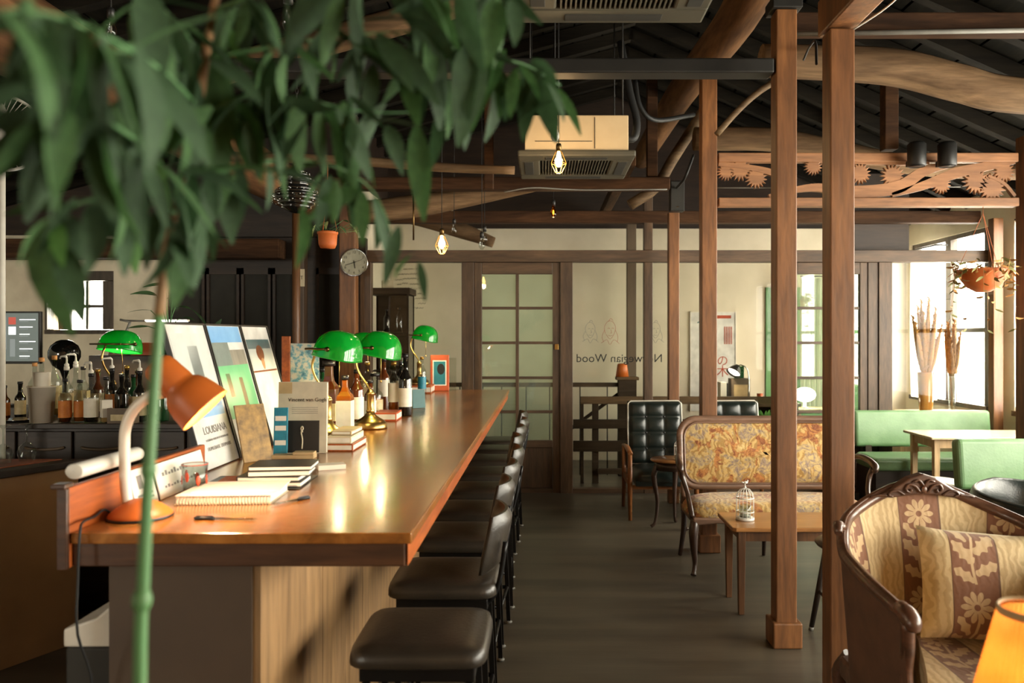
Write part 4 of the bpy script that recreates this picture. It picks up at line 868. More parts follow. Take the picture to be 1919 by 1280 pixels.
# ---------------------------------------------------------------- settee
se = thing('floral_settee', 'gold floral settee with a carved wooden frame behind the coffee table', 'settee', (1.585, 5.53, 0))
W2, ZB, ZT = .60, .515, .975
def rrect(w, z0, z1, r, n=7, crown=.02):
    pts = []
    for cx, cz, a0 in ((w-r, z1-r, 0), (-(w-r), z1-r, 90), (-(w-r), z0+r, 180), (w-r, z0+r, 270)):
        for k in range(n+1): a = math.radians(a0 + 90*k/n); pts.append((cx + r*math.cos(a), cz + r*math.sin(a)))
    return [(x, z + (crown*math.cos(x/w*PI/2) if z > (z0+z1)/2 else -crown*.4*math.cos(x/w*PI/2))) for x, z in pts]
def yb(z): return .175 + (z-.5)*.16
ol = rrect(W2, ZB, ZT, .11)
MB().tube([(x, yb(z), z) for x, z in ol], .026, 10, closed=True, up=(0, 1, 0)).build('back_frame', K['settee_frame'], se)
MB().tube([(x*.955, yb(z)-.018, .745+(z-.745)*.91) for x, z in ol], .007, 6, closed=True, up=(0, 1, 0)).build('frame_beading', K['settee_frame'], se)
pr = []
for s_ in (1, .97, .9, .75, .5, .25, .02):
    pr.append([(x*.96*s_, yb(z) - .002 - .045*(1-s_**3), .745 + (z-.745)*.93*s_) for x, z in ol])
MB().grid(pr, True, None, True).build('back_panel', K['floral'], se); MB().add([(x*.96, yb(z)+.02, z) for x, z in ol], [tuple(range(len(ol)))]).build('back_lining', K['settee_dark'], se)
rows = []
for i in range(12):
    a = PI/2*i/11; rr = math.cos(a)**.28 if i < 11 else .01; z = .375 + .10*math.sin(a); row = []
    for k in range(48):
        b_ = 2*PI*k/48; e = 5; row.append((.615*rr*math.copysign(abs(math.cos(b_))**(2/e), math.cos(b_)), -.035 + .245*rr*math.copysign(abs(math.sin(b_))**(2/e), math.sin(b_)), z + .01*rr))
    rows.append(row)
MB().grid(rows, True, None, True).build('seat', K['floral'], se)
apx = [(-.60, .385), (.60, .385), (.60, .335), (.45, .35), (.25, .338), (0, .325), (-.25, .338), (-.45, .35), (-.60, .335)]
MB().prism(list(reversed(apx)), -.285, -.245).box(-.6, .6, .18, .21, .335, .385).box(-.6, -.57, -.245, .18, .34, .385).box(.57, .6, -.245, .18, .34, .385).build('seat_rail', K['settee_frame'], se, bevel=.008)
for s_ in (-1, 1):
    cabriole(s_*.585, -.25, .37, s_*.5, -1, .024).build('leg', K['settee_dark'], se)
    MB().tube([(s_*.575, .19, .37), (s_*.58, .2, .2), (s_*.60, .235, .006)], [.022, .02, .014], 8, sub=3).build('leg', K['settee_dark'], se)
    MB().tube([(s_*.605, yb(.72), .70), (s_*.635, .10, .735), (s_*.655, -.03, .725), (s_*.66, -.115, .70), (s_*.655, -.135, .675), (s_*.648, -.12, .665)], [.018, .02, .022, .024, .02, .014], 9, sub=4).build('arm', K['settee_dark'], se)
    MB().tube([(s_*.65, -.10, .685), (s_*.635, -.08, .62), (s_*.61, -.12, .52), (s_*.605, -.20, .44), (s_*.598, -.235, .38)], [.016, .018, .016, .018, .02], 9, sub=4).build('arm_support', K['settee_dark'], se)
    MB().tube([(s_*.575, .185, .38), (s_*.585, yb(.52)+.0, .54)], .022, 8).build('back_post', K['settee_frame'], se)
MB().tube([(0, .19, .36), (0, .2, .2), (0, .225, .006)], [.02, .018, .013], 8).build('leg', K['settee_dark'], se)
# ---------------------------------------------------------------- coffee table, stool, bird cages, round table
ct = thing('coffee_table', 'low honey-brown rectangular coffee table in front of the settee', 'table', (1.49, 4.70, 0))
MB().slab([(-.425, -.19), (-.405, -.205), (.405, -.205), (.425, -.19), (.425, .19), (.405, .205), (-.405, .205), (-.425, .19)], .478, .502).build('table_top', K['table_wood'], ct, bevel=.005)
MB().box(-.37, .37, -.155, -.135, .415, .4775).build('apron', K['table_leg'], ct); MB().box(-.37, .37, .135, .155, .415, .4775).build('apron', K['table_leg'], ct); MB().box(-.37, -.35, -.135, .135, .415, .4775).build('apron', K['table_leg'], ct); MB().box(.35, .37, -.135, .135, .415, .4775).build('apron', K['table_leg'], ct)
for a in (-1, 1):
    for b in (-1, 1): MB().box(a*.365-.022, a*.365+.022, b*.15-.022, b*.15+.022, .0008, .4772, None, .006, .006).build('leg', K['table_leg'], ct, bevel=.003)
ws = thing('wooden_stool', 'dark low stool with splayed legs half hidden by the nearest post', 'stool', (1.605, 4.13, 0))
MB().lathe([(.001, .487), (.15, .487), (.185, .495), (.195, .508), (.188, .52), (.15, .524), (.001, .52)], 28, None, True, False).build('seat', K['leather'], ws)
for a in (-1, 1):
    for b in (-1, 1):
        lg = MB().tube([(a*.10, b*.10, .488), (a*.165, b*.165, .022)], [.02, .013], 10).build('leg', K['dark_leg'], ws); MB().tube([(a*.165, b*.165, .0215), (a*.168, b*.168, .001)], .013, 10).build('ferrule', K['grey_cable'], lg)
for a in (-1, 1): MB().tube([(a*.137, -.137, .22), (a*.137, .137, .22)], .009, 8).tube([(-.137, a*.137, .25), (.137, a*.137, .25)], .009, 8).build('stretcher', K['dark_leg'], ws)
def cage(label, loc, s_=1):
    t = thing('birdcage_holder', label, 'candle holder', loc, .2, 'white birdcage candle holders'); r = .047*s_; h = .12*s_; n = 14
    MB().lathe([(.001, .0008), (r*1.06, .0008), (r*1.06, .012), (r*.98, .016), (.001, .016)], 24, None, True, False).build('base', K['wire_white'], t)
    for k in range(n):
        a = 2*PI*k/n; MB().tube([(r*math.cos(a), r*math.sin(a), .014), (r*math.cos(a), r*math.sin(a), h)] + [(r*math.cos(q)*math.cos(a), r*math.cos(q)*math.sin(a), h + r*1.15*math.sin(q)) for q in (.5, 1.0, 1.45)], .0015*s_, 4).build('cage_wire', K['wire_white'], t)
    for z in (.045*s_, h): MB().lathe([(r*1.0, z-.003), (r*1.05, z), (r*1.0, z+.003)], 24, None, True, False).build('ring', K['wire_white'], t)
    MB().ball((0, 0, h+r*1.18), .007*s_, 10, 6).tube([(0, 0, h+r*1.2), (0, 0, h+r*1.6)], .0025*s_, 6).build('finial', K['wire_white'], t)
    MB().ball((.004, 0, h+r*1.75), (.013*s_, .007*s_, .008*s_), 10, 6).ball((.014*s_, 0, h+r*1.92), .0055*s_, 8, 5).tube([(-.006, 0, h+r*1.74), (-.022*s_, 0, h+r*1.85)], [.004, .002], 6).build('bird', K['wire_white'], t)
    MB().lathe([(.001, .0165), (.03*s_, .0165), (.034*s_, .08*s_), (.032*s_, .08*s_), (.028*s_, .02), (.001, .02)], 18, None, True, False).build('glass_cup', K['glass_clear'], t); MB().lathe([(.02, .0205), (.02, .045)], 12).build('candle', K['paper'], t); return t
cage('white wire birdcage candle holder on the coffee table', (1.185, 4.70, .5025), 1.08)
rt = thing('round_table', 'small round dark side table between black chair and settee', 'side table', (1.06, 6.62, 0))
MB().lathe([(.001, .545), (.15, .545), (.172, .552), (.175, .56), (.168, .568), (.001, .568)], 32, None, True, False).build('table_top', K['table_wood'], rt); MB().lathe([(.14, .48), (.14, .5447)], 28).build('apron', K['settee_dark'], rt)
for a in (-.9, 1.2, 3.3): MB().tube([(.12*math.cos(a), .12*math.sin(a), .52), (.15*math.cos(a), .15*math.sin(a), .42), (.12*math.cos(a), .12*math.sin(a), .22), (.14*math.cos(a), .14*math.sin(a), .05), (.175*math.cos(a), .175*math.sin(a), .012)], [.024, .024, .016, .012, .015], 8, sub=4).build('leg', K['settee_dark'], rt)
cage('white wire birdcage candle holder on the small round table', (1.115, 6.55, .5685), .92)
# ---------------------------------------------------------------- black tufted chairs
def tufted(label):
    t = thing('tufted_armchair', label, 'armchair', (0, 0, 0), 0, 'black tufted armchairs with white piping'); NU, NV = 30, 40
    Mb = TR(0, .16, .40) @ RX(-.14); rows = []
    for i in range(NV+1):
        v = i/NV; r = []
        for k in range(NU+1):
            u = k/NU; ed = min(1, min(u, 1-u)*14)*min(1, min(v, 1-v)*18); c = abs(math.sin(PI*3*u))**.45*abs(math.sin(PI*4*v))**.45
            r.append(tuple(Mb @ Vector(((u-.5)*.50, -.025 - .025*ed - .022*c*ed, v*.58))))
        rows.append(r)
    MB().grid(rows).build('backrest', K['leather_black'], t)
    MB().box(-.25, .25, -.02, .05, 0, .58, Mb).build('back_shell', K['leather_black'], t, bevel=.01)
    ol = [(-.245, .01), (.245, .01), (.25, .30), (.245, .56), (.22, .582), (-.22, .582), (-.245, .56), (-.25, .30)]
    MB().tube([tuple(Mb @ Vector((x, -.032, z))) for x, z in ol], .0075, 6, closed=True).build('piping', K['piping'], t)
    bt = MB().ball((0, 0, 0), (.009, .005, .009), 8, 5).mesh('button')
    for a in (1, 2):
        for b in (1, 2, 3): put('button', bt, K['black_plastic'], t, Mb @ Vector((a/3*.5-.25, -.056, b/4*.58)))
    rows = []
    for i in range(9):
        a = PI/2*i/8; rr = math.cos(a)**.3 if i < 8 else .01
        rows.append([(.25*rr*math.copysign(abs(math.cos(b))**.45, math.cos(b)), -.13 + .26*rr*math.copysign(abs(math.sin(b))**.45, math.sin(b)), .335 + .10*math.sin(a)) for b in [2*PI*k/32 for k in range(32)]])
    MB().grid(rows, True, None, True).box(-.24, .24, -.38, .12, .30, .336).build('seat', K['leather_black'], t)
    for s_ in (-1, 1):
        MB().tube([(s_*.285, -.34, .0008), (s_*.285, -.33, .30), (s_*.285, -.32, .575)], [.016, .022, .02], 8).build('leg', K['teak'], t); MB().tube([(s_*.285, .20, .575), (s_*.285, .16, .3), (s_*.285, .24, .0008)], [.02, .022, .015], 8).build('leg', K['teak'], t)
        MB().tube([(s_*.285, -.37, .575), (s_*.29, -.1, .60), (s_*.285, .22, .575)], [.022, .026, .02], 8, flat=.6, up=(0, 0, 1), sub=3).build('armrest', K['teak'], t); MB().box(s_*.285-.014, s_*.285+.014, -.33, .17, .29, .335).build('side_rail', K['teak'], t)
    MB().box(-.28, .28, -.33, -.305, .265, .30).build('cross_rail', K['teak'], t); MB().box(-.28, .28, .14, .165, .265, .30).build('cross_rail', K['teak'], t); return t
t0 = tufted('black button-tufted armchair with white piping left of the settee'); t0.location = (1.07, 7.36, 0)
t0.location = (1.03, 7.20, 0); dup(t0, (1.74, 7.22, 0), None, 'black button-tufted armchair almost hidden behind the settee back')
# ---------------------------------------------------------------- green benches, pale tables
def bench(label):
    t = thing('green_bench', label, 'bench', (0, 0, 0), 0, 'green upholstered benches'); w = .67
    def pad(x0, x1, y0, y1, z0, z1): return MB().box(x0, x1, y0, y1, z0, z1)
    Mk = TR(0, .20, .50) @ RX(-.12)
    o = MB().box(-w, w, -.02, .09, 0, .355, Mk).build('backrest', K['leather_green'], t, bevel=.035, seg=4)
    MB().box(-w, w, -.27, .20, .335, .455).build('seat', K['leather_green'], t, bevel=.035, seg=4)
    MB().box(-w+.03, w-.03, -.22, .24, .06, .334).build('base', K['cabinet_dark'], t); MB().box(-w+.05, w-.05, -.18, .22, .001, .06).build('kick_plate', K['black_plastic'], t)
    MB().box(-w+.1, -w+.16, .19, .25, .30, .52).build('back_bracket', K['cabinet_dark'], t); MB().box(w-.16, w-.1, .19, .25, .30, .52).build('back_bracket', K['cabinet_dark'], t); return t
g0 = bench('green padded bench against the glazed partition under the windows'); g0.location = (3.72, 7.63, 0); dup(g0, (3.60, 5.44, 0), None, 'nearer green padded bench cut by the right picture edge')
def ptable(label, x0, x1, y0, y1, z=.72):
    t = thing('pale_table', label, 'table', ((x0+x1)/2, (y0+y1)/2, 0), 0, 'pale wooden cafe tables'); a, b = (x1-x0)/2, (y1-y0)/2
    MB().box(-a, a, -b, b, z-.022, z).build('table_top', K['pale_top'], t, bevel=.006)
    MB().box(-a+.06, a-.06, -b+.06, -b+.08, z-.10, z-.0225).build('apron', K['pale_wood'], t); MB().box(-a+.06, a-.06, b-.08, b-.06, z-.10, z-.0225).build('apron', K['pale_wood'], t); MB().box(-a+.06, -a+.08, -b+.08, b-.08, z-.10, z-.0225).build('apron', K['pale_wood'], t)
    for p in (-1, 1):
        for q in (-1, 1): MB().box(p*(a-.07)-.026, p*(a-.07)+.026, q*(b-.07)-.026, q*(b-.07)+.026, .0008, z-.0226, None, .006, .006).build('leg', K['pale_wood'], t, bevel=.003)
ptable('pale cafe table before the far green bench, its top blazing with daylight', 3.30, 4.36, 6.80, 7.345); ptable('pale cafe table whose corner just shows at the right picture edge', 3.30, 4.3, 4.42, 5.02)
# ---------------------------------------------------------------- black tub chair, white stool
tc_ = thing('tub_chair', 'low black leather tub chair just showing beyond the carved armchair', 'armchair', (2.78, 4.50, 0), .25)
cv_ = []
for i in range(25):
    a = math.radians(-40 + 260*i/24); row = []
    for k in range(16):
        b = 2*PI*k/16; rr = .31 + .045*math.cos(b); row.append((rr*math.cos(a), rr*math.sin(a), .55 + .185*math.sin(b) - .06*abs(i-12)/12))
    cv_.append(row)
m_ = MB().grid(cv_, True, None, True); m_.add(cv_[0], [tuple(range(16))]); m_.add(cv_[-1], [tuple(reversed(range(16)))]); m_.build('back_roll', K['leather_black'], tc_)
MB().lathe([(.001, .22), (.28, .22), (.30, .26), (.30, .40), (.27, .44), (.001, .45)], 30, None, True, False).build('seat', K['leather_black'], tc_)
for a in (.8, 2.35, 3.9, 5.5): MB().tube([(.2*math.cos(a), .2*math.sin(a), .225), (.24*math.cos(a), .24*math.sin(a), .001)], [.018, .012], 8).build('leg', K['chrome'], tc_)
wh = thing('white_stool', 'low round white-topped stool beneath the pale cafe table edge', 'stool', (3.17, 6.42, 0))
MB().lathe([(.001, .405), (.16, .405), (.165, .415), (.16, .428), (.001, .43)], 28, None, True, False).build('seat', K['white_plastic'], wh)
for a in (.6, 2.7, 4.8): MB().tube([(.11*math.cos(a), .11*math.sin(a), .406), (.15*math.cos(a), .15*math.sin(a), .001)], .011, 8).build('leg', K['dark_leg'], wh)
# ---------------------------------------------------------------- pleated lamp at lower right
lt_ = thing('pleated_lamp', 'table lamp with a glowing amber pleated shade at the lower right corner', 'lamp', (.925, 1.5, .60))
rows = []
for i in range(7):
    v = i/6; r = .118*(1-v) + .064*v; z = .245 + .22*v
    rows.append([((r*(1+(.022 if k % 2 else -.022)))*math.cos(2*PI*k/96), (r*(1+(.022 if k % 2 else -.022)))*math.sin(2*PI*k/96), z) for k in range(96)])
MB().grid(rows, False, None, True).build('shade', K['lamp_pleat'], lt_)
MB().lathe([(.062, .46), (.0665, .458), (.0675, .468), (.064, .472), (.061, .466)], 40, None, True, False).build('top_trim', K['shade_trim'], lt_); MB().lathe([(.117, .24), (.122, .242), (.121, .252), (.116, .25)], 40, None, True, False).build('bottom_trim', K['shade_trim'], lt_)
MB().lathe([(.001, .0005), (.065, .0005), (.065, .012), (.03, .03), (.014, .06), (.022, .12), (.012, .18), (.012, .28), (.001, .28)], 24, None, True, False).build('base', K['brass'], lt_)
MB().ball((0, 0, .33), (.026, .026, .036)).build('bulb', K['bulb_dim'], lt_); point('pleated_light', (0, 0, .35), 1.6, (1, .72, .40), .03, lt_)
tb_ = thing('lamp_table', 'small round table carrying the amber pleated lamp, below the picture edge', 'side table', (.925, 1.5, 0))
MB().lathe([(.001, .575), (.2, .575), (.2, .5995), (.001, .5995)], 32, None, False, False).build('table_top', K['table_wood'], tb_); MB().lathe([(.14, .001), (.14, .02), (.02, .05), (.02, .575)], 20).build('pedestal', K['table_leg'], tb_)
# ---------------------------------------------------------------- work counter and back bar
WZ = .945
wc = thing('work_counter', 'tan panelled work counter left of the bar with a dark top edge', 'counter', (0, 0, 0))
poly = [(-2.36, 4.15), (-4.7, 4.15), (-4.7, 2.85), (-2.97, 2.85)]
MB().slab(poly, WZ-.035, WZ).build('counter_top', K['cabinet_dark'], wc, bevel=.004)
def inset(p, d): 
    c = Vector((sum(q[0] for q in p)/len(p), sum(q[1] for q in p)/len(p))); return [tuple(c + (Vector(q)-c)*(1-d)) for q in p]
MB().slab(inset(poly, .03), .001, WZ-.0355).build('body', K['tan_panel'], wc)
mat_ = MB().slab([(-2.47, 4.11), (-2.95, 4.11), (-2.95, 3.75), (-2.645, 3.75)], 0, .004).build('drying_mat', K['orange_wood'], None, (0, 0, WZ+.0005)); tag(mat_, 'orange-brown drying mat on the work counter', 'mat')
def wineglass(x, y, label):
    t = thing('wine_glass', label, 'glass', (x, y, WZ+.005), 0, 'upturned wine glasses')
    MB().lathe([(.032, .0005), (.040, .03), (.042, .05), (.034, .075), (.016, .092), (.005, .10), (.0045, .165), (.008, .178), (.034, .188), (.034, .1895), (.001, .19)], 22, None, True, False).build('glass', K['glass_clear'], t); return t
for x, y, l in ((-2.735, 3.86, 'upturned wine glass, leftmost on the orange mat'), (-2.665, 3.95, 'upturned wine glass in the middle of the orange mat'), (-2.60, 4.03, 'upturned wine glass, rightmost on the orange mat'), (-2.80, 4.02, 'upturned wine glass behind the leftmost one on the mat')): wineglass(x, y, l)
sc_ = thing('straw_cup', 'clear cup full of thin paper straws at the left picture edge', 'cup', (-2.62, 3.70, WZ+.0005))
MB().lathe([(.001, .001), (.03, .001), (.036, .115), (.0345, .115), (.0285, .005), (.001, .005)], 20, None, True, False).build('cup', K['glass_clear'], sc_)
for k in range(12):
    a = k*2.4; r = .022*math.sqrt((k+.5)/12); MB().tube([(r*math.cos(a)*.6, r*math.sin(a)*.6, .008), (r*math.cos(a)*1.7+.006*math.sin(k*3), r*math.sin(a)*1.7, .20+.02*math.sin(k*5))], .0028, 6).build('straw', K[('straw_a', 'straw_b', 'straw_c')[k % 3]], sc_)
o = MB().box(-.05, .05, -.04, .04, .0005, .15).build('yellow_carton', K['label_orange'], None, (-2.76, 3.68, WZ), .2, bevel=.003); tag(o, 'amber carton behind the straws at the left picture edge', 'carton')
sh_ = bottle('small clear shaker bottle beside the upturned glasses', (-2.80, 3.88, WZ+.005), .022, .13, .011, 'glass_clear', None, cap='cap_gold', name='bottle', group='bottles behind the bar')
BB = 1.09
bb = thing('back_bar', 'dark wooden back bar cabinet crowded with syrup bottles', 'cabinet', (0, 0, 0))
MB().box(-4.3, -1.70, 4.48, 5.72, BB-.03, BB).build('counter_top', K['cabinet_dark'], bb, bevel=.004); MB().box(-4.28, -1.72, 4.55, 5.7, .08, BB-.0305).build('body', K['cabinet_dark'], bb); MB().box(-4.2, -1.8, 4.6, 5.65, .001, .08).build('plinth', K['black_plastic'], bb)
for k in range(8):
    x = -4.25 + k*.32; d = MB().box(x, x+.30, 4.53, 4.549, .86, 1.04).build('drawer', K['cabinet_dark'], bb, bevel=.004)
    MB().tube([(x+.04, 4.528, .95), (x+.07, 4.512, .945), (x+.15, 4.51, .94), (x+.23, 4.512, .945), (x+.26, 4.528, .95)], .008, 8, sub=3).build('handle', K['wood_grey'], d)
    dd = MB().box(x, x+.30, 4.53, 4.549, .12, .84).build('cabinet_door', K['cabinet_dark'], bb, bevel=.004)
def pump(t, z, s_=1, rz=0, mat='white_plastic'):
    MB().lathe([(.012, z), (.014, z+.012), (.006, z+.02), (.004, z+.05), (.001, z+.052)], 10, None, True, False).tube([(0, 0, z+.05), (.008*math.cos(rz), .008*math.sin(rz), z+.06), (.045*math.cos(rz), .045*math.sin(rz), z+.058), (.055*math.cos(rz), .055*math.sin(rz), z+.045)], [.006, .008, .005, .004], 8).build('pump', K[mat], t)
G2 = 'bottles behind the bar'
def bpos(x, d): return ((x-VX)*d/F, d, BB+.0005)
rows_ = [ # photo x, distance, radius, height, body, label, cap, pump, square, liquid, description
 (78, 4.85, .042, .36, 'glass_clear', None, 'cork', 0, 0, 'pale_liquid', 'clear corked bottle rising behind the white tub'),
 (102, 4.95, .040, .37, 'glass_clear', 'label_cream', 'cork', 0, 0, 'pale_liquid', 'clear corked bottle just right of the one behind the tub'),
 (65, 5.1, .038, .32, 'glass_clear', None, 'cork', 0, 0, 'pale_liquid', 'short corked bottle left of the corked pair'),
 (122, 4.53, .034, .25, 'glass_clear', 'label_orange', 'cap_black', 0, 0, 'amber', 'squat bottle with an orange label next to the white tub'),
 (125, 4.73, .034, .31, 'glass_clear', 'label_cream', 'white_plastic', 1, 0, 'pale_liquid', 'pale syrup bottle with a white pump, left of the pair'),
 (142, 4.87, .034, .32, 'glass_clear', 'label_cream', 'white_plastic', 1, 0, 'pale_liquid', 'pale syrup bottle with a white pump, right of the pair'),
 (150, 4.57, .032, .24, 'glass_clear', 'label_orange', 'cap_black', 0, 0, 'whisky', 'squat orange-labelled bottle right of its twin'),
 (156, 5.0, .034, .30, 'glass_clear', 'label_cream', 'cap_black', 0, 1, 'pale_liquid', 'square clear bottle behind the pale syrups'),
 (171, 4.52, .038, .28, 'glass_clear', 'label_white', 'cap_black', 1, 0, 'dark_bottle', 'syrup bottle with a large white label and pump in the front row'),
 (183, 4.86, .034, .29, 'amber', 'label_cream', 'cap_gold', 0, 0, None, 'amber bottle peeping over the front row'),
 (199, 4.53, .030, .26, 'glass_clear', 'label_white', 'cap_black', 0, 1, 'pale_liquid', 'slim square white-labelled bottle in the front row'),
 (210, 4.72, .036, .30, 'dark_bottle', 'label_orange', 'cap_black', 1, 0, None, 'dark bottle with orange label and pump'),
 (228, 4.66, .038, .27, 'dark_bottle', None, 'cap_black', 0, 0, None, 'plain black bottle behind the small crate'),
 (250, 4.80, .034, .26, 'green_bottle', 'label_cream', 'cap_black', 0, 0, None, 'dark green bottle behind the small crate'),
 (262, 4.60, .036, .29, 'dark_bottle', 'label_cream', 'cap_black', 1, 0, None, 'dark syrup bottle with a pale pump near the plant stem'),
 (290, 4.71, .036, .27, 'dark_bottle', 'label_white', 'cap_black', 0, 0, None, 'dark bottle at the right end of the back bar row'),
 (305, 4.62, .034, .24, 'green_bottle', None, 'cap_black', 0, 0, None, 'short green bottle behind the orange lamp shade'),
 (238, 4.90, .034, .31, 'dark_bottle', 'label_white', 'cap_gold', 0, 0, None, 'dark gold-capped bottle in the back row'),
 (258, 4.97, .034, .28, 'amber', 'label_cream', 'cap_black', 0, 0, None, 'amber bottle in the back row near the wooden holder'),
 (38, 4.75, .03, .22, 'dark_bottle', 'label_cream', 'cap_black', 0, 0, None, 'dark bottle at the far left under the screen'),
 (8, 4.7, .03, .2, 'amber', 'label_orange', 'cap_black', 0, 0, None, 'short amber bottle at the far left picture edge')]
for i, (x, d, r, h, bd, lb, cp, pm, sq, lq, ds) in enumerate(rows_):
    t = bottle(ds, bpos(x, d), r, h, .012, bd, lb, (.12, .5), cp, .56, bool(sq), None, 'bottle', G2, .12, lq, i*.7)
    if pm: pump(t, h+.0005, 1, (-2.6 if i % 2 else 2.8) - i*.7, 'white_plastic')
tb2 = thing('white_tub', 'white plastic tub holding a stack of paper cups', 'tub', bpos(78, 4.53))
MB().lathe([(.001, .001), (.058, .001), (.07, .20), (.074, .20), (.074, .208), (.067, .208), (.055, .006), (.001, .006)], 26, None, True, False).build('tub', K['cup_white'], tb2)
MB().lathe([(.001, .02), (.036, .02), (.046, .285), (.001, .285)], 22, None, True, False).build('cup_stack', K['paper'], tb2)
cr_ = thing('small_crate', 'small wooden crate with a printed paper front before the dark bottles', 'crate', bpos(231, 4.515), 0)
MB().box(-.075, .075, -.03, .03, 0, .008).box(-.075, .075, -.03, -.024, .008, .085).box(-.075, .075, .024, .03, .008, .06).box(-.075, -.069, -.024, .024, .008, .085).box(.069, .075, -.024, .024, .008, .085).build('body', K['wood_grey'], cr_); MB().box(-.055, .045, -.032, -.0305, .015, .05).build('paper_front', K['label_cream'], cr_)
o = MB().lathe([(.001, .001), (.085, .001), (.10, .012), (.098, .014), (.083, .004), (.001, .004)], 28, None, True, False).build('round_tray', K['chrome'], None, bpos(128, 4.60)); o.location.z = BB - .0; o.location = (bpos(40, 4.62)[0], 4.62, BB+.0005); tag(o, 'round metal tray on the back bar at far left', 'tray')
# monitor
mo = thing('monitor', 'flat monitor showing a dark music page at the left picture edge', 'monitor', (-3.78, 5.5, BB))
MB().box(-.33, .33, -.012, .02, .30, .66).build('bezel', K['black_plastic'], mo, bevel=.004); MB().box(-.318, .318, -.0135, -.0122, .318, .648).build('screen', K['screen_dark'], mo)
MB().box(-.025, .025, .02, .04, .02, .45).build('stand', K['black_plastic'], mo); MB().box(-.12, .12, -.06, .1, .0005, .02).build('foot', K['black_plastic'], mo, bevel=.004)
def scr(x0, x1, z0, z1, m, n='screen_image'): MB().box(x0, x1, -.0145, -.0136, z0, z1).build(n, K[m], mo)
scr(-.30, .10, .40, .62, 'screen_grey'); scr(.115, .165, .57, .62, 'screen_red'); scr(.115, .165, .50, .555, 'screen_white'); scr(.125, .16, .35, .47, 'screen_grey'); scr(-.3, .09, .365, .37, 'screen_white')
for k in range(6): scr(.19, .30 - .02*(k % 3), .60 - k*.05, .606 - k*.05, 'screen_white', 'screen_line'); scr(.19, .25, .588 - k*.05, .592 - k*.05, 'screen_grey', 'screen_line')
bv = thing('black_globe', 'glossy black globe vase on a tall foot below the small window', 'vase', (-3.29, 5.5, BB+.0005))
MB().lathe([(.001, .001), (.05, .001), (.05, .01), (.015, .03), (.012, .20), (.03, .255), (.075, .29), (.10, .345), (.10, .385), (.085, .425), (.05, .455), (.022, .465), (.001, .465)], 30, None, True, False).build('globe', K['black_ceramic'], bv)
dup(b1, (-2.72, 5.06, BB+.0005), 1.2, 'green banker lamp on the back bar with its bare bulb glowing')
hb = thing('dark_box', 'dark wooden box on the back bar carrying folders and a plant', 'box', (-2.72, 5.52, BB)); MB().box(-.33, .26, -.15, .15, .0005, .36).build('body', K['cabinet_dark'], hb, bevel=.004); MB().box(-.31, .20, -.154, -.1505, .03, .33).build('front_panel', K['cabinet_dark'], hb)
HZ = BB+.3605
mf = thing('magazine_file', 'slanted wooden magazine file on the dark box', 'file box', (-2.87, 5.46, HZ), 0); MB().prism([(-.05, 0), (.05, 0), (.07, .135), (-.03, .10)], -.09, .09).build('body', K['wood_grey'], mf, bevel=.002)
for k in range(3): MB().box(-.015+k*.022, 0+k*.022, -.095, -.0905, .012, .09).build('spine', K['book_tan'], mf)
o = MB().box(-.075, .075, -.08, .08, 0, .085).build('orange_box', K['book_red'], None, (-2.72, 5.50, HZ), 0, bevel=.003); tag(o, 'orange carton right of the wooden magazine file', 'box')
led = thing('led_arm_lamp', 'slim folding lamp with a lit white bar above the plant pot', 'lamp', (-2.985, 5.61, HZ)); MB().lathe([(.001, .0005), (.05, .0005), (.05, .015), (.001, .015)], 20, None, False, False).build('base', K['black_plastic'], led)
MB().tube([(0, 0, .015), (.09, 0, .23)], .008, 8).build('lower_arm', K['grey_cable'], led); MB().tube([(.09, 0, .23), (.02, 0, .245)], .008, 8).tube([(.06, 0, .238), (.22, 0, .235)], .007, 8).build('upper_arm', K['grey_cable'], led)
MB().box(.2, .50, -.02, .02, .232, .246).build('head', K['white_plastic'], led, bevel=.003); MB().box(.21, .49, -.016, .016, .2305, .2318).box(.205, .495, -.0222, -.0205, .234, .243).build('light_bar', K['bulb_tube'], led)
def leafmesh(L, Wd, bend=.3, n=6, fold=.15):
    rows = []
    for i in range(n+1):
        t = i/n; w = Wd*(math.sin(PI*min(1, t*.93+.04))**.8)*(1-.35*t)*.75 + .0006; x = L*t; z = -bend*L*t*t
        rows.append([(x, -w, z + fold*w), (x, -w*.5, z+fold*w*.35), (x, 0, z), (x, w*.5, z+fold*w*.35), (x, w, z + fold*w)])
    return MB().grid(rows).mesh('leaf')
LM = [leafmesh(1, .24, .25), leafmesh(1, .30, .45), leafmesh(1, .19, .15)]
def leaf(par, p, d, L, mat, roll=0, k=0, name='leaf'):
    """p local point, d direction; the leaf's own length runs along d"""
    d = Vector(d).normalized(); up = Vector((0, 0, 1)); s_ = d.cross(up); s_ = s_.normalized() if s_.length > 1e-4 else Vector((1, 0, 0)); u = s_.cross(d)
    R = Matrix((d, -s_, u)).transposed().to_4x4() @ RX(roll)
    o = put(name, LM[k % 3], None, par); o.matrix_local = TR(Vector(p)) @ R @ Matrix.Scale(L, 4)
    if not LM[k % 3].materials: LM[k % 3].materials.append(mat)
    o.material_slots[0].link = 'OBJECT'; o.material_slots[0].material = mat; return o
pp = thing('potted_plant', 'broad-leaved plant in a dark green pot on the dark box', 'plant', (-2.545, 5.45, HZ)); MB().lathe([(.001, .001), (.05, .001), (.07, .15), (.075, .15), (.075, .165), (.066, .165), (.06, .15), (.001, .145)], 22, None, True, False).build('pot', K['green_bottle'], pp)
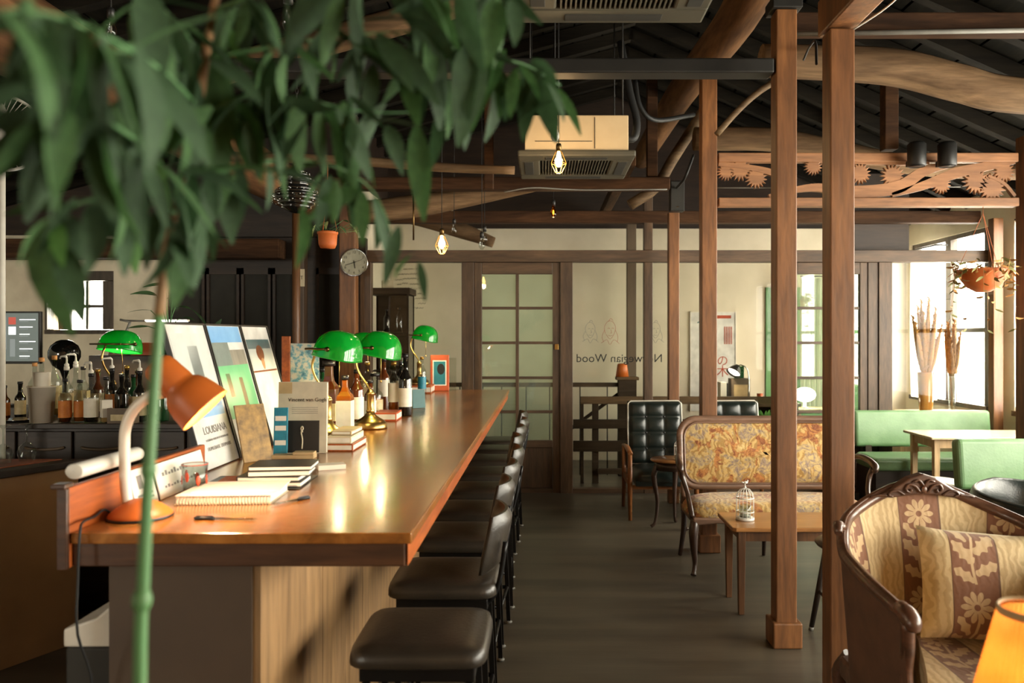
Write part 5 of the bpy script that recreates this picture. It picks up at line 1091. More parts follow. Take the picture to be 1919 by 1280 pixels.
for k, (dx, dz, L, a) in enumerate(((-.16, .16, .14, 0), (-.10, .26, .15, 1), (-.02, .34, .15, 2), (.07, .18, .15, 0), (.09, .32, .16, 1), (-.14, .05, .13, 2), (.02, .24, .14, 0), (.13, .10, .12, 1))):
    MB().tube([(0, 0, .145), (dx*.4, -.01*k, .145+dz*.6), (dx*.8, -.012*k, .145+dz)], .0035, 5, sub=3).build('stem', K['stem_green'], pp); leaf(pp, (dx*.8, -.012*k, .145+dz), (dx, -.3*abs(dx)-.02, .02+.03*math.sin(k*2)), L, K['leaf_mid'], .6*math.sin(k*2.2), a)
pp2 = thing('potted_plant', 'slender leafy plant rising behind the poster boards', 'plant', (-2.22, 5.35, BB+.0005)); MB().lathe([(.001, .001), (.05, .001), (.065, .12), (.06, .12), (.055, .11), (.001, .11)], 20, None, True, False).build('pot', K['terracotta'], pp2)
for k, (dx, dz, L) in enumerate(((-.05, .55, .16), (.03, .48, .16), (.12, .47, .18), (-.02, .42, .12), (.06, .40, .12), (-.1, .38, .12))):
    MB().tube([(0, 0, .10), (dx*.3, 0, .1+dz*.6), (dx*.6, 0, dz)], .0035, 5, sub=3).build('stem', K['stem_green'], pp2); leaf(pp2, (dx*.6, 0, dz), (dx, -.05, .14 if k != 2 else .02), L, K['leaf_dark'], .5*math.sin(k*2.2), k)
# ---------------------------------------------------------------- ceiling things
def cassette(label, x0, x1, y0, y1, z, body_h, body):
    t = thing('ceiling_air_conditioner', label, 'air conditioner', ((x0+x1)/2, (y0+y1)/2, z), 0, 'cassette air conditioners'); w, d = (x1-x0)/2, (y1-y0)/2; g = w*.62
    f = MB().box(-w, w, -d, -g, 0, .045).box(-w, w, g, d, 0, .045).box(-w, -g, -g, g, 0, .045).box(g, w, -g, g, 0, .045).build('panel', K['ac_panel'], t, bevel=.012)
    MB().box(-g, g, -g, g, .03, .04).build('filter', K['ac_dark'], t)
    sm = MB().box(-.004, .004, -g, g, .004, .028).mesh('grille_slat')
    for k in range(23): put('grille_slat', sm, K['ac_panel'], t, (-g+.02+k*(2*g-.04)/22, 0, 0))
    for k in range(4):
        M0 = RZ(k*PI/2); MB().box(-g*.85, g*.85, -w*.90, -w*.74, -.004, .006, M0).build('louver', K['ac_dark'], t, bevel=.003)
    bw = w*.88
    MB().box(-bw, bw, -d*.92, d*.92, .046, .046+body_h).build('body', K[body], t, bevel=.006)
    MB().box(bw*.35-.002, bw*.35+.002, -d*.92-.004, -d*.92-.0003, .06, .03+body_h).box(-bw*.8, bw*.3, -d*.92-.004, -d*.92-.0003, .11, .114).build('body_seam', K['ac_dark'], t)
    for sx in (-1, 1):
        for sy in (-1, 1): MB().tube([(sx*bw*.9, sy*d*.8, .04+body_h), (sx*bw*.9, sy*d*.8, max(.2, roofz((x0+x1)/2+sx*bw*.9) - z - .04))], .006, 6).build('hanger_rod', K['dark_steel'], t)
    MB().tube([(bw, -d*.3, .046+body_h*.6), (bw+.07, -d*.3, .05+body_h*.6), (bw+.09, -d*.25, .09+body_h), (bw+.04, -d*.2, .3+body_h), (bw-.02, 0, .7+body_h)], .028, 10, sub=4).build('pipe', K['black_cable'], t); return t
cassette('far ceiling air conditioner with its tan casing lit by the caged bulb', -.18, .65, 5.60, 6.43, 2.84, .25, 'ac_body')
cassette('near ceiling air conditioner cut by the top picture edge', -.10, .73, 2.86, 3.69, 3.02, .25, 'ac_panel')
def pendant(label, x, y, d, lit=0, cage_=True, s_=1.12, mat='bulb_warm', glass=None, top=None):
    p = P(x, y, d); t = thing('pendant_bulb', label, 'pendant lamp', p, 0, 'hanging bulbs'); zt = (roofz(p.x)-.02 if top is None else top) - p.z
    MB().tube([(0, 0, .09*s_), (0, 0, zt)], .003, 5).build('cord', K['black_cable'], t); MB().lathe([(.001, .098*s_), (.013*s_, .095*s_), (.016*s_, .085*s_), (.016*s_, .05*s_), (.001, .05*s_)], 12, None, True, False).build('socket', K['brass_dark'] if cage_ else K['black_plastic'], t)
    MB().lathe([(.010*s_, .05*s_), (.012*s_, .03*s_), (.024*s_, .0), (.024*s_, -.018*s_), (.012*s_, -.038*s_), (.001, -.042*s_)], 14, None, True, False).build('bulb', K[glass or mat], t)
    if glass == 'glass_amber' or glass == 'glass_clear': MB().ball((0, 0, .0), (.005*s_, .005*s_, .018*s_), 8, 6).build('filament', K[mat], t)
    if cage_:
        for k in range(6):
            a = k*PI/3; c, q = math.cos(a), math.sin(a); MB().tube([(.017*s_*c, .017*s_*q, .05*s_), (.045*s_*c, .045*s_*q, -.02*s_), (.018*s_*c, .018*s_*q, -.075*s_)], .0018*s_, 5).build('cage_wire', K['cage_gold'], t)
        for r, z in ((.045, -.02), (.018, -.075)): MB().tube([(r*s_*math.cos(k*PI/3), r*s_*math.sin(k*PI/3), z*s_) for k in range(6)], .0018*s_, 5, closed=True).build('cage_ring', K['cage_gold'], t)
    if lit: point('pendant_light', (0, 0, -.06*s_), lit, (1, .66, .32), .03, t)
    return t
pendant('glowing caged bulb hanging in front of the far air conditioner', 1047, 300, 5.2, 5)
pendant('glowing caged bulb above the header near the white wall', 828, 455, 6.0, 3, True, 1.1)
pendant('small glowing amber bulb hanging far back in the middle', 1037, 398, 7.5, .6, False, 1.2, 'bulb_dim', 'glass_amber')
pendant('unlit white bulb in a black socket beside the caged one', 1040, 252, 4.9, 0, False, 1.1, 'white_plastic')
pendant('clear bulb hanging above the glazed door, left of the pair', 903, 458, 6.9, 0, False, 1.1, 'ink_grey', 'glass_clear'); pendant('clear bulb hanging above the glazed door, right of the pair', 908, 446, 7.05, 0, False, 1.1, 'ink_grey', 'glass_clear')
pendant('clear bulb high among the leaves near the top edge', 540, 35, 3.4, 0, False, 1.3, 'ink_grey', 'glass_clear'); pendant('clear bulb high at upper left behind the leaves', 208, 55, 3.6, 0, False, 1.0, 'ink_grey', 'glass_clear'); pendant('clear bulb by the grey curved log', 851, 430, 7.3, 0, False, 1.0, 'ink_grey', 'glass_clear')
# black lantern
pl_ = P(556, 400, 4.5); ln = thing('black_lantern', 'glossy black ribbed lantern hanging on a chain above the bar', 'lantern', pl_)
pr = [(.001, 0), (.035, .005), (.055, .015)]
def ribs(r0, r1, z0, z1, n):
    o = []
    for k in range(n*4+1):
        v = k/(n*4); o.append((r0 + (r1-r0)*v + .006*math.sin(v*n*2*PI), z0 + (z1-z0)*v))
    return o
pr += ribs(.07, .132, .025, .09, 3) + ribs(.132, .085, .095, .15, 3) + ribs(.07, .09, .155, .19, 2) + ribs(.088, .03, .195, .25, 3) + [(.014, .265), (.022, .285), (.012, .305), (.018, .325), (.008, .345), (.001, .35)]
MB().lathe(pr, 28, None, True, False).build('body', K['black_ceramic'], ln)
bd_ = MB().ball((0, 0, 0), .0045, 6, 4).mesh('bead')
for r, z, n in ((.134, .062, 22), (.138, .092, 22), (.112, .125, 20), (.094, .188, 16), (.07, .222, 14)):
    for k in range(n): put('bead', bd_, K['chrome'], ln, (r*math.cos(2*PI*k/n), r*math.sin(2*PI*k/n), z))
for k in range(12):
    z = .36+k*.03; MB().tube([(.008*math.cos(a)*(k % 2), .008*math.cos(a)*((k+1) % 2), z+.02*math.sin(a)) for a in [j*PI/3 for j in range(6)]], .002, 4, closed=True).build('chain_link', K['dark_steel'], ln)
MB().tube([(0, 0, .70), (0, 0, roofz(pl_.x)-pl_.z-.14)], .004, 5).build('chain', K['dark_steel'], ln)
# hanging pot
hp = P(614, 466, 5.6); h_ = thing('hanging_pot', 'small terracotta pot with pale trailing leaves hung left of the clock', 'plant', hp)
MB().lathe([(.001, .001), (.05, .003), (.062, .03), (.066, .10), (.072, .102), (.072, .118), (.064, .118), (.060, .10), (.001, .095)], 24, None, True, False).build('pot', K['terracotta'], h_)
for a in (.3, 2.4, 4.5): MB().tube([(.068*math.cos(a), .068*math.sin(a), .11), (0, 0, .42), (0, 0, .60)], .0022, 5).build('hanging_cord', K['cord_orange'], h_)
for k in range(14):
    a = k*2.4; p = (.05*math.cos(a), .05*math.sin(a), .11); e = (.10*math.cos(a)+.06*(k % 3), .08*math.sin(a), .16+.03*math.sin(k)); MB().tube([p, e], .002, 4).build('stem', K['stem_green'], h_); leaf(h_, e, (math.cos(a)+.5, math.sin(a)*.6-.2, -.4+.5*math.sin(k*1.3)), .085, K['leaf_pale'] if k % 2 else K['leaf_mid'], .4*math.sin(k), k)
# clock
ck = thing('wall_clock', 'round white wall clock with black numerals on the timber post', 'clock', (P(664, 492, 7.85).x, 7.866, P(664, 492, 7.85).z))
Mc = RX(PI/2); MB().lathe([(.001, 0), (.132, 0), (.137, .012), (.137, .028), (.128, .034), (.1255, .024), (.001, .024)], 40, Mc, True, False).build('case', K['chrome'], ck); MB().lathe([(.001, .0245), (.126, .0245), (.126, .0255), (.001, .0255)], 40, Mc, False, False).build('dial', K['clock_face'], ck)
for n in range(1, 13):
    a = PI/2 - n*PI/6; put('numeral', text_mesh(str(n), .036), K['ink'], ck, (.1*math.cos(a), -.0262, .1*math.sin(a)))
def hand(a, L, w, y, m='ink'): MB().box(-.018, L, -.0006, .0006, -w, w, TR(0, y, 0) @ RY(-a)).build('hand', K[m], ck)
hand(math.radians(-81), .058, .0042, -.0275); hand(math.radians(198), .092, .003, -.0285); hand(math.radians(20), .085, .0012, -.0295); MB().lathe([(.006, .027), (.006, .031)], 10, Mc).build('hand_pin', K['ink'], ck); MB().lathe([(.001, .0325), (.127, .0325)], 40, Mc, False, False).build('cover_glass', K['glass_clear'], ck)
# speakers
sk = thing('wall_speaker', 'small black speaker fixed high on the post by the black chairs', 'speaker', P(1268, 397, 7.47)); MB().box(-.065, .065, -.055, .055, 0, .28).build('cabinet', K['black_plastic'], sk, bevel=.006); MB().box(-.06, .06, -.0585, -.0555, .008, .272).build('grille', K['ac_dark'], sk, bevel=.002); MB().box(-.012, .012, -.0598, -.0588, .035, .042).build('badge', K['chrome'], sk); MB().tube([(0, .055, .2), (0, .075, .2)], .015, 8).build('mount', K['black_metal'], sk)
for x, lb in ((1718, 'black spot speaker on the carved panel, left of the pair'), (1775, 'black spot speaker on the carved panel, right of the pair')):
    t = thing('spot_speaker', lb, 'speaker', P(x, 312, 5.73), 0); MB().lathe([(.001, 0), (.06, .002), (.064, .01), (.064, .155), (.05, .172), (.001, .175)], 20, None, True, False).build('body', K['black_plastic'], t); MB().lathe([(.055, -.002), (.05, .004)], 20, None, True, False).build('rim', K['black_metal'], t); MB().box(-.02, .02, .05, .13, .02, .06).build('bracket', K['black_metal'], t)
# fan on a pole
fp = P(4, 252, 4.31); fn = thing('pole_fan', 'white round fan on a pole at the left picture edge', 'fan', (fp.x, 4.31, .0005), .5)
fz = fp.z; MB().lathe([(.001, 0), (.12, 0), (.12, .015), (.02, .035), (.016, .06), (.016, fz-.1), (.001, fz-.1)], 20, None, True, False).build('pole', K['white_plastic'], fn)
Mf = TR(0, -.03, fz) @ RX(PI/2); MB().lathe([(.001, -.13), (.05, -.12), (.06, -.05), (.05, -.01), (.001, -.01)], 20, Mf, True, False).build('motor', K['white_plastic'], fn); MB().lathe([(.198, -.012), (.206, 0), (.206, .03), (.198, .042), (.194, .015)], 40, Mf, True, False).build('guard_rim', K['white_plastic'], fn)
MB().lathe([(.001, .07), (.045, .07), (.05, .062), (.001, .06)], 20, Mf, True, False).build('hub_cap', K['white_plastic'], fn)
gw = MB().tube([(.045, 0, .066), (.12, 0, .06), (.2, 0, .03)], .0022, 4).mesh('guard_wire')
for k in range(48):
    o = put('guard_wire', gw, K['white_plastic'], fn); o.matrix_local = Mf @ RZ(k*PI/24)
for k in range(3):
    rr = []
    for i in range(7):
        u = i/6; w = .035 + .05*math.sin(u*PI*.8); r = .03 + .14*u; rr.append([(r, -w, .012), (r, 0, .02), (r, w, .036)])
    o = MB().grid(rr).build('fan_blade', K['white_plastic'], fn, solid=.003); o.matrix_local = Mf @ RZ(k*2*PI/3)
# cables, struts
def cable(pts, r, label, mat='black_cable'):
    o = MB().tube([P(*q) for q in pts], r, 6, sub=6).build('cable', K[mat]); return tag(o, label, 'cable')
cable([(1300, 290, 6.9), (1285, 330, 6.9), (1275, 345, 7.1), (1268, 352, 7.4)], .012, 'black cable dropping to the small speaker')
cable([(1190, 150, 6.3), (1200, 200, 6.3), (1230, 225, 6.4), (1300, 215, 6.8)], .02, 'thick black hose right of the far air conditioner')
cable([(1506, 112, 4.2), (1516, 90, 4.0), (1528, 78, 3.75), (1530, 120, 3.6)], .006, 'thin cable bundle between the two tall posts')
cable([(1600, 55, 3.49), (1660, 15, 3.4), (1720, -40, 3.3)], .0035, 'thin white wire stapled near the nearest post top', 'wire_white')
cable([(945, 360, 6.3), (1000, 352, 6.3), (1090, 356, 6.4), (1250, 355, 6.6)], .006, 'thin pale wire strung under the far beam', 'grey_cable')
cable([(1345, 352, 6.1), (1440, 352, 6.1), (1540, 352, 6.1), (1800, 350, 6.1)], .005, 'thin pale wire strung behind the carved panel', 'grey_cable')
o = MB().tube([P(1343, 252, 5.4), P(1385, 205, 5.4), P(1425, 170, 5.4), P(1475, 140, 5.4)], .022, 8, sub=4).build('bent_strut', K['rail_wood']); tag(o, 'pale bent strut rising between the tall posts', 'strut')
o = MB().tube([P(1180, 385, 7.2), P(1230, 350, 7.2), P(1260, 300, 7.2), P(1330, 190, 7.2)], .05, 10, sub=4).build('bent_strut', K['rail_wood']); tag(o, 'grey bent strut rising behind the small speaker', 'strut')

o = MB().tube([(0, 0, 2.42), (0, 0, 2.86)], .008, 6).build('hanger_rod', K['brass_dark'], None, (P(775, 0, 7.0).x, 7.0, 0)); tag(o, 'thin brass rod hanging from the far beam near the white wall', 'rod')
o = MB().box(-.075, .075, -.075, .075, 0, .06).box(-.04, .04, -.1, .1, .06, .3).build('post_bracket', K['dark_steel'], None, (1.235, 4.11, 3.241), bevel=.004); tag(o, 'dark steel bracket on top of the tall brown post', 'bracket')
# ---------------------------------------------------------------- beyond the partition
def Q(x, y, d): return P(x, y, d)
fe = thing('slatted_railing', 'brown timber railing of flat rails behind the glass and black chairs', 'railing', (0, 8.55, 0)); sF = 8.55/F
def fx(x): return (x-VX)*sF
def fzz(y): return EYE+(VY-y)*sF
for a, b, y0, y1 in ((1088, 1484, 757, 743), (1074, 1484, 803, 786), (1074, 1484, 846, 826), (1120, 1484, 888, 878)): MB().box(fx(a), fx(b), -.02, .02, fzz(y0), fzz(y1)).build('rail', K['rail_wood'] if y0 < 760 else K['rail_dark'], fe, bevel=.004)
for a, b in ((1088, 1094), (1110, 1122), (1243, 1256), (1360, 1374), (1470, 1482)): MB().box(fx(a), fx(b), .0205, .06, .001, fzz(744)).build('upright', K['rail_dark'], fe, bevel=.003)
sr = thing('stair_handrail', 'thin dark stair handrail with slim balusters behind the glass', 'railing', (0, 9.1, 0)); sR = 9.1/F
def sx_(x): return (x-VX)*sR
def sz_(y): return EYE+(VY-y)*sR
MB().box(sx_(815), sx_(1165), -.02, .02, sz_(725), sz_(717)).build('handrail', K['rail_dark'], sr, bevel=.004)
MB().tube([(sx_(1060), .06, sz_(812)), (sx_(1180), .06, sz_(724))], .022, 6).build('sloping_rail', K['rail_dark'], sr)
bl = MB().tube([(0, 0, .002), (0, 0, sz_(725))], .007, 6).mesh('baluster')
for x in (835, 862, 905, 940, 986, 1030, 1087, 1138): put('baluster', bl, K['dark_steel'], sr, (sx_(x), 0, 0))
MB().box(sx_(1158), sx_(1192), -.07, .07, .001, sz_(712)).build('newel_post', K['rail_dark'], sr, bevel=.006); MB().box(sx_(1154), sx_(1196), -.09, .09, sz_(711.8), sz_(706)).build('newel_cap', K['rail_wood'], sr, bevel=.006)
o = MB().lathe([(.001, .0005), (.075, .0005), (.055, .14), (.04, .15), (.001, .15)], 20, None, True, False).build('orange_cone', K['shade_orange'], None, (sx_(1166), 9.1, sz_(706)+.0005)); tag(o, 'small orange cone-shaped lamp shade on the newel post', 'lamp shade')
o = MB().box(-.055, .055, -.055, .055, .001, 2.94).build('pillar', K['wood_grey'], None, (P(1183, 0, 9.6).x, 9.6, 0), bevel=.006); tag(o, 'grey pillar in the far room behind the lettering', 'pillar')
# poster on the far wall
po = thing('wall_poster', 'tall white framed poster with red characters on the far wall', 'poster', (P(1336, 0, YB).x, YB-.012, 0)); sB = YB/F
z0, z1 = EYE-(770-VY)*sB, EYE-(586-VY)*sB; w = (1378-1295)*sB/2
MB().box(-w, w, 0, .01, z0, z1).build('sheet', K['print_white'], po); MB().box(-w-.012, -w, -.008, .011, z0, z1).box(w, w+.012, -.008, .011, z0, z1).box(-w-.012, w+.012, -.008, .011, z1, z1+.012).build('frame', K['white_plastic'], po)
for s_, y, sz in (('の', 677, .15), ('木', 697, .16), ('ノ', 640, .12)): put('lettering', text_mesh(s_, sz), K['red_ink'], po, (.12 if s_ != 'ノ' else -.05, -.001, EYE-(y-VY)*sB))
MB().box(.0, .23, -.0012, -.0002, EYE-(597-VY)*sB, EYE-(591-VY)*sB).build('print_line', K['red_ink'], po)
for k in range(5): MB().box(.14+k*.022, .152+k*.022, -.0012, -.0002, EYE-(645-VY)*sB, EYE-(612-VY)*sB).build('print_column', K['red_ink'], po)
MB().tube([(-.2, -.002, EYE-(605-VY)*sB), (-.12, -.002, EYE-(600-VY)*sB), (-.06, -.002, EYE-(612-VY)*sB)], .006, 5, sub=4).tube([(.0, -.002, EYE-(630-VY)*sB), (.04, -.002, EYE-(650-VY)*sB), (.0, -.002, EYE-(668-VY)*sB)], .006, 5, sub=4).build('print_stroke', K['print_teal'], po)
# far desk
dk_ = thing('far_desk', 'grey-brown wooden desk in the room behind the glass', 'desk', (P(1400, 0, 9.3).x, 9.3, 0)); dz = EYE-(757-VY)*9.0/F
MB().box(-.5, .55, -.25, .25, dz-.04, dz).build('desk_top', K['rail_wood'], dk_, bevel=.005); MB().box(-.48, -.42, -.22, .22, .001, dz-.0405).build('leg_panel', K['rail_dark'], dk_); MB().box(.47, .53, -.22, .22, .001, dz-.0405).build('leg_panel', K['rail_dark'], dk_); MB().box(-.42, .47, .18, .2, .3, dz-.0405).build('modesty_panel', K['rail_dark'], dk_)
def D(x, d): return ((x-VX)*d/F, d, dz+.0005)
bx_ = thing('brown_carton', 'brown box standing on the far desk under the poster', 'box', D(1385, 9.35)); MB().box(-.11, .11, -.08, .08, 0, .27).build('body', K['wood_grey'], bx_, bevel=.004); MB().box(-.08, .08, -.082, -.0802, .04, .2).build('label', K['book_tan'], bx_)
bk_ = thing('standing_book', 'white and black books standing at the left of the far desk', 'book', D(1353, 9.3)); MB().box(-.035, .035, -.08, .08, 0, .23).build('cover', K['paper'], bk_, bevel=.003); MB().box(.036, .055, -.08, .08, 0, .22).build('spine', K['book_black'], bk_, bevel=.003)
fl_ = thing('arched_lamp', 'black desk lamp with an arched silver neck on the far desk', 'lamp', D(1402, 9.2)); hz = EYE-(690-VY)*9.2/F-dz
MB().lathe([(.001, 0), (.06, 0), (.06, .015), (.001, .02)], 20, None, True, False).build('base', K['black_plastic'], fl_); MB().tube([(0, 0, .02), (.01, 0, .22), (-.01, 0, .38), (-.08, 0, .43), (-.12, 0, .41)], .007, 8, sub=5).build('neck', K['chrome'], fl_)
ax = Vector((-.55, -.35, -.75)).normalized(); qq = Vector((0, 0, 1)).rotation_difference(ax).to_matrix().to_4x4(); MB().lathe([(.001, -.05), (.03, -.045), (.06, 0), (.085, .06), (.088, .065), (.08, .06), (.055, .0), (.001, -.04)], 24, TR(-.14, 0, .385) @ qq, True, False).build('shade', K['black_plastic'], fl_); MB().lathe([(.001, .045), (.07, .045)], 24, TR(-.14, 0, .385) @ qq, False, False).build('bulb', K['bulb_white'], fl_)
o = MB().box(-.06, .06, -.004, .004, 0, .14).build('green_card', K['green_bottle'], None, D(1390, 9.45), .2); o.location.z = dz+.271; o.location.x = bx_.location.x; o.location.y = 9.35; tag(o, 'dark green card standing on the brown box', 'card')
o = MB().lathe([(.001, 0), (.03, 0), (.035, .10), (.001, .10)], 16, None, True, False).build('red_cup', K['book_red'], None, D(1424, 9.22)); tag(o, 'orange-red cup at the right end of the far desk', 'cup')
fw_ = thing('grass_pot', 'small pot of bright green grass at the end of the timber railing', 'plant', (P(1432, 0, 8.3).x, 8.3, 0)); MB().lathe([(.001, .001), (.08, .001), (.08, .66), (.001, .66)], 16, None, False, False).build('pedestal', K['rail_dark'], fw_)
for k in range(22): leaf(fw_, (.05*math.cos(k*2.4), .05*math.sin(k*2.4), .66), (.5*math.cos(k*2.4), .5*math.sin(k*2.4), 1.2), .16+.04*math.sin(k), K['leaf_bright'], 0, 2, 'grass_blade')
wl_ = thing('glowing_lamp', 'glowing white mushroom lamp seen through the second door', 'lamp', (P(1508, 0, 9.4).x, 9.4, 0)); zz = EYE-(765-VY)*9.4/F
MB().box(-.13, .5, -.15, .2, zz-.04, zz).box(-.12, -.08, -.12, .17, .001, zz-.04).box(.44, .48, -.12, .17, .001, zz-.04).build('table', K['pale_wood'], wl_); MB().lathe([(.001, zz+.0005), (.06, zz+.0005), (.02, zz+.02), (.015, zz+.09), (.001, zz+.09)], 18, None, True, False).build('foot', K['white_plastic'], wl_); MB().ball((0, 0, zz+.16), (.125, .125, .085), 24, 12).build('globe', K['bulb_white'], wl_)
struct(MB().box(px(1455)*1.2, px(1640)*1.2, YB-.03, YB-.001, 0, 2.2).build('wall_green_panel', K['green_paint']), 'green painted panel on the far wall behind the second door')
def curtain(label, p0, p1, z0, z1, folds=9, amp=.03, th=0):
    n = folds*8; a = Vector(p0); b = Vector(p1); d = (b-a); nn = Vector((-d.y, d.x, 0)).normalized(); rows = []
    for j in range(9):
        v = j/8; z = z0*(1-v)+z1*v; rows.append([tuple(a + d*(i/n) + nn*amp*(1-.4*v)*math.sin(2*PI*folds*i/n + .6*math.sin(v*3)) + Vector((0, 0, z))) for i in range(n+1)])
    t = thing('curtain', label, 'curtain', (0, 0, 0)); MB().grid(rows).build('cloth', K['curtain'], t); MB().tube([tuple(a + Vector((0, 0, z1+.02))), tuple(b + Vector((0, 0, z1+.02)))], .01, 8).build('rod', K['dark_steel'], t)
    if a.x > 4: MB().box(a.x-.01, XR-.0005, a.y+.03, a.y+.05, z1+.012, z1+.03).build('rod_bracket', K['dark_steel'], t)
curtain('sheer white curtain beside the far window in the back room', (4.48, 9.1, 0), (4.48, 9.75, 0), .85, 2.6, 6)
curtain('sheer white curtain seen through the second green door', (P(1500, 0, 9.9).x, 9.9, 0), (P(1548, 0, 9.9).x, 9.9, 0), .7, 2.3, 5); curtain('sheer white curtain at the right end of the near windows', (4.54, 7.3, 0), (4.54, 7.7, 0), .9, 2.68, 4, .02)
# glass cabinet on the landing
gc_ = thing('glass_cabinet', 'dark narrow glass cabinet with dim contents left behind the glass', 'cabinet', (P(735, 0, 8.75).x, 8.75, 0)); cz = EYE+(VY-553)*8.7/F; cw = .21
MB().box(-cw-.02, cw+.02, -.21, .21, cz, cz+.07).build('cornice', K['rail_dark'], gc_, bevel=.008); MB().box(-cw, cw, -.19, .19, .001, .35).build('base', K['rail_dark'], gc_); MB().box(-cw, cw, .17, .19, .35, cz).build('back', K['rail_dark'], gc_)
for a in (-1, 1):
    for b in (-1, 1): MB().box(a*cw-.02*(a > 0), a*cw+.02*(a < 0), b*.19-.02*(b > 0), b*.19+.02*(b < 0), .35, cz).build('corner_post', K['rail_dark'], gc_)
for z in (.75, 1.2, 1.62): MB().box(-cw+.01, cw-.01, -.17, .17, z, z+.012).build('shelf', K['rail_dark'], gc_)
MB().box(-cw+.02, cw-.02, -.186, -.182, .36, cz-.01).build('door_pane', K['glass'], gc_); MB().box(cw-.008, cw-.004, -.17, .17, .36, cz-.01).build('side_pane', K['glass'], gc_)
for i, (x, y, z, r, h, m) in enumerate(((-.1, 0, 1.212, .035, .26, 'dark_bottle'), (0, .05, 1.212, .035, .28, 'green_bottle'), (.1, 0, 1.212, .035, .25, 'amber'), (-.06, 0, 1.632, .035, .24, 'dark_bottle'), (.07, .03, 1.632, .035, .26, 'glass_clear'))): bottle('%s bottle from the left on the %s shelf of the glass cabinet' % (ORD[(i % 3)], 'upper' if z > 1.5 else 'middle'), (gc_.location.x+x, 8.75+y, z+.0005), r, h, .012, m, None, name='bottle', group='bottles in the glass cabinet')
o = MB().box(-.06, .06, -.05, .05, 0, .09).build('paper_bag', K['paper_cream'], None, (gc_.location.x-.05, 8.75, cz+.0705), .3, bevel=.004); tag(o, 'pale small box on top of the glass cabinet', 'box')
# writing on the corridor wall
wr = thing('wall_writing', 'rows of faint handwriting on the white landing wall', 'writing', (0, YB-.003, 0)); random.seed(3)
for r in range(9):
    for k in range(4):
        x = P(742+k*13+random.uniform(-3, 3), 0, YB).x; z = EYE+(VY-505-r*9)*YB/F + random.uniform(-.01, .01); L = random.uniform(.05, .10)
        MB().tube([(x+L*q/7, 0, z+.009*math.sin(q*2.3+k+r)) for q in range(8)], .0028, 4).build('pen_line', K['ink_grey'], wr)
# window ledge with dried flowers
lg_ = thing('window_ledge', 'pale wooden ledge behind the glass holding dried flowers', 'ledge', (0, 8.5, 0)); MB().box(P(1690, 0, 8.5).x, 4.6, -.2, .25, .74, .78).build('shelf', K['pale_wood'], lg_, bevel=.004)
for x in (3.9, 4.5): MB().box(x-.02, x+.02, -.15, .2, .001, .7395).build('bracket', K['pale_wood'], lg_)
def dried(label, x, d, vr, vh, n, L, sp, vm):
    p = P(x, 0, d); t = thing('dried_flowers', label, 'vase', (p.x, d, .7805)); MB().lathe([(.001, .001), (vr*.7, .001), (vr*.8, vh*.1), (vr, vh), (vr*.97, vh), (vr*.76, vh*.12), (.001, .01)], 22, None, True, False).build('vase', K[vm], t)
    for k in range(n):
        a = k*2.4; r = sp*math.sqrt((k+.5)/n); h = L*(1-.35*(k/n)) ; top = Vector((r*math.cos(a), r*math.sin(a)*.6, vh*.8+h)); MB().tube([(0, 0, .03), (top.x*.35, top.y*.35, vh), tuple(top)], .003, 4, sub=3).build('dried_stem', K['dried_stem'], t)
        m = MB(); q0 = Vector((top.x*.2, top.y*.2, vh*.93)); m.tube([q0, q0.lerp(top, .3), q0.lerp(top, .65), top], [.014, .034, .024, .004], 7, sub=3)
        for j in range(40):
            v = j/39; c = q0*(1-v) + top*v; b_ = j*2.4; ll = .085*(1-.6*v); dr = Vector((math.cos(b_)*.7, math.sin(b_)*.7, .9)); e = c + dr*ll; s_ = Vector((-math.sin(b_), math.cos(b_), 0))*.014
            m.add([tuple(c-s_*.4), tuple(c+s_*.4), tuple((c+e)/2+s_), tuple(e), tuple((c+e)/2-s_)], [(0, 1, 2, 3, 4)])
        tag(m.build('plume', K['dried'], t), kind='stuff')
dried('tall golden dried grasses in an amber glass vase by the window', 1735, 8.45, .085, .42, 14, .88, .17, 'glass_vase'); dried('paler dried grasses in a slim vase right of the golden bunch', 1784, 8.55, .04, .40, 8, .66, .11, 'glass_clear')
# hanging basket at right
hb_ = P(1842, 548, 5.88); hg = thing('hanging_basket', 'orange hanging bowl with trailing dry greenery before the bright windows', 'plant', hb_)
MB().lathe([(.001, 0), (.05, .004), (.11, .04), (.155, .10), (.17, .16), (.176, .165), (.172, .17), (.15, .11), (.10, .05), (.001, .02)], 30, None, True, False).build('bowl', K['terracotta'], hg); MB().lathe([(.001, .13), (.155, .14)], 24, None, True, False).build('soil', K['soil'], hg)
for a in (.4, 2.5, 4.6): MB().tube([(.17*math.cos(a), .17*math.sin(a), .165), (0, 0, .58), (0, 0, cz_(388)-hb_.z)], .002, 5).build('hanging_cord', K['cord_orange'], hg)
random.seed(5)
for k in range(26):
    a = k*2.4; r = .13; p = Vector((r*math.cos(a), r*math.sin(a), .15)); dn = random.uniform(.05, .45) if k % 2 else -random.uniform(.03, .1); o_ = Vector((math.cos(a)*(.19), math.sin(a)*.19, .15)); e = Vector((math.cos(a)*.21, math.sin(a)*.21, .15-dn)); MB().tube([p, (p+o_)/2+Vector((0, 0, .05)), o_, e], .002, 4, sub=3).build('vine', K['dried_stem'], hg)
    for j in range(6): c = o_.lerp(e, j/5); leaf(hg, c, (math.cos(j*2+k), math.sin(j*2+k), -.4), .06, K['leaf_dry'] if j % 2 else K['dried'], j, j)
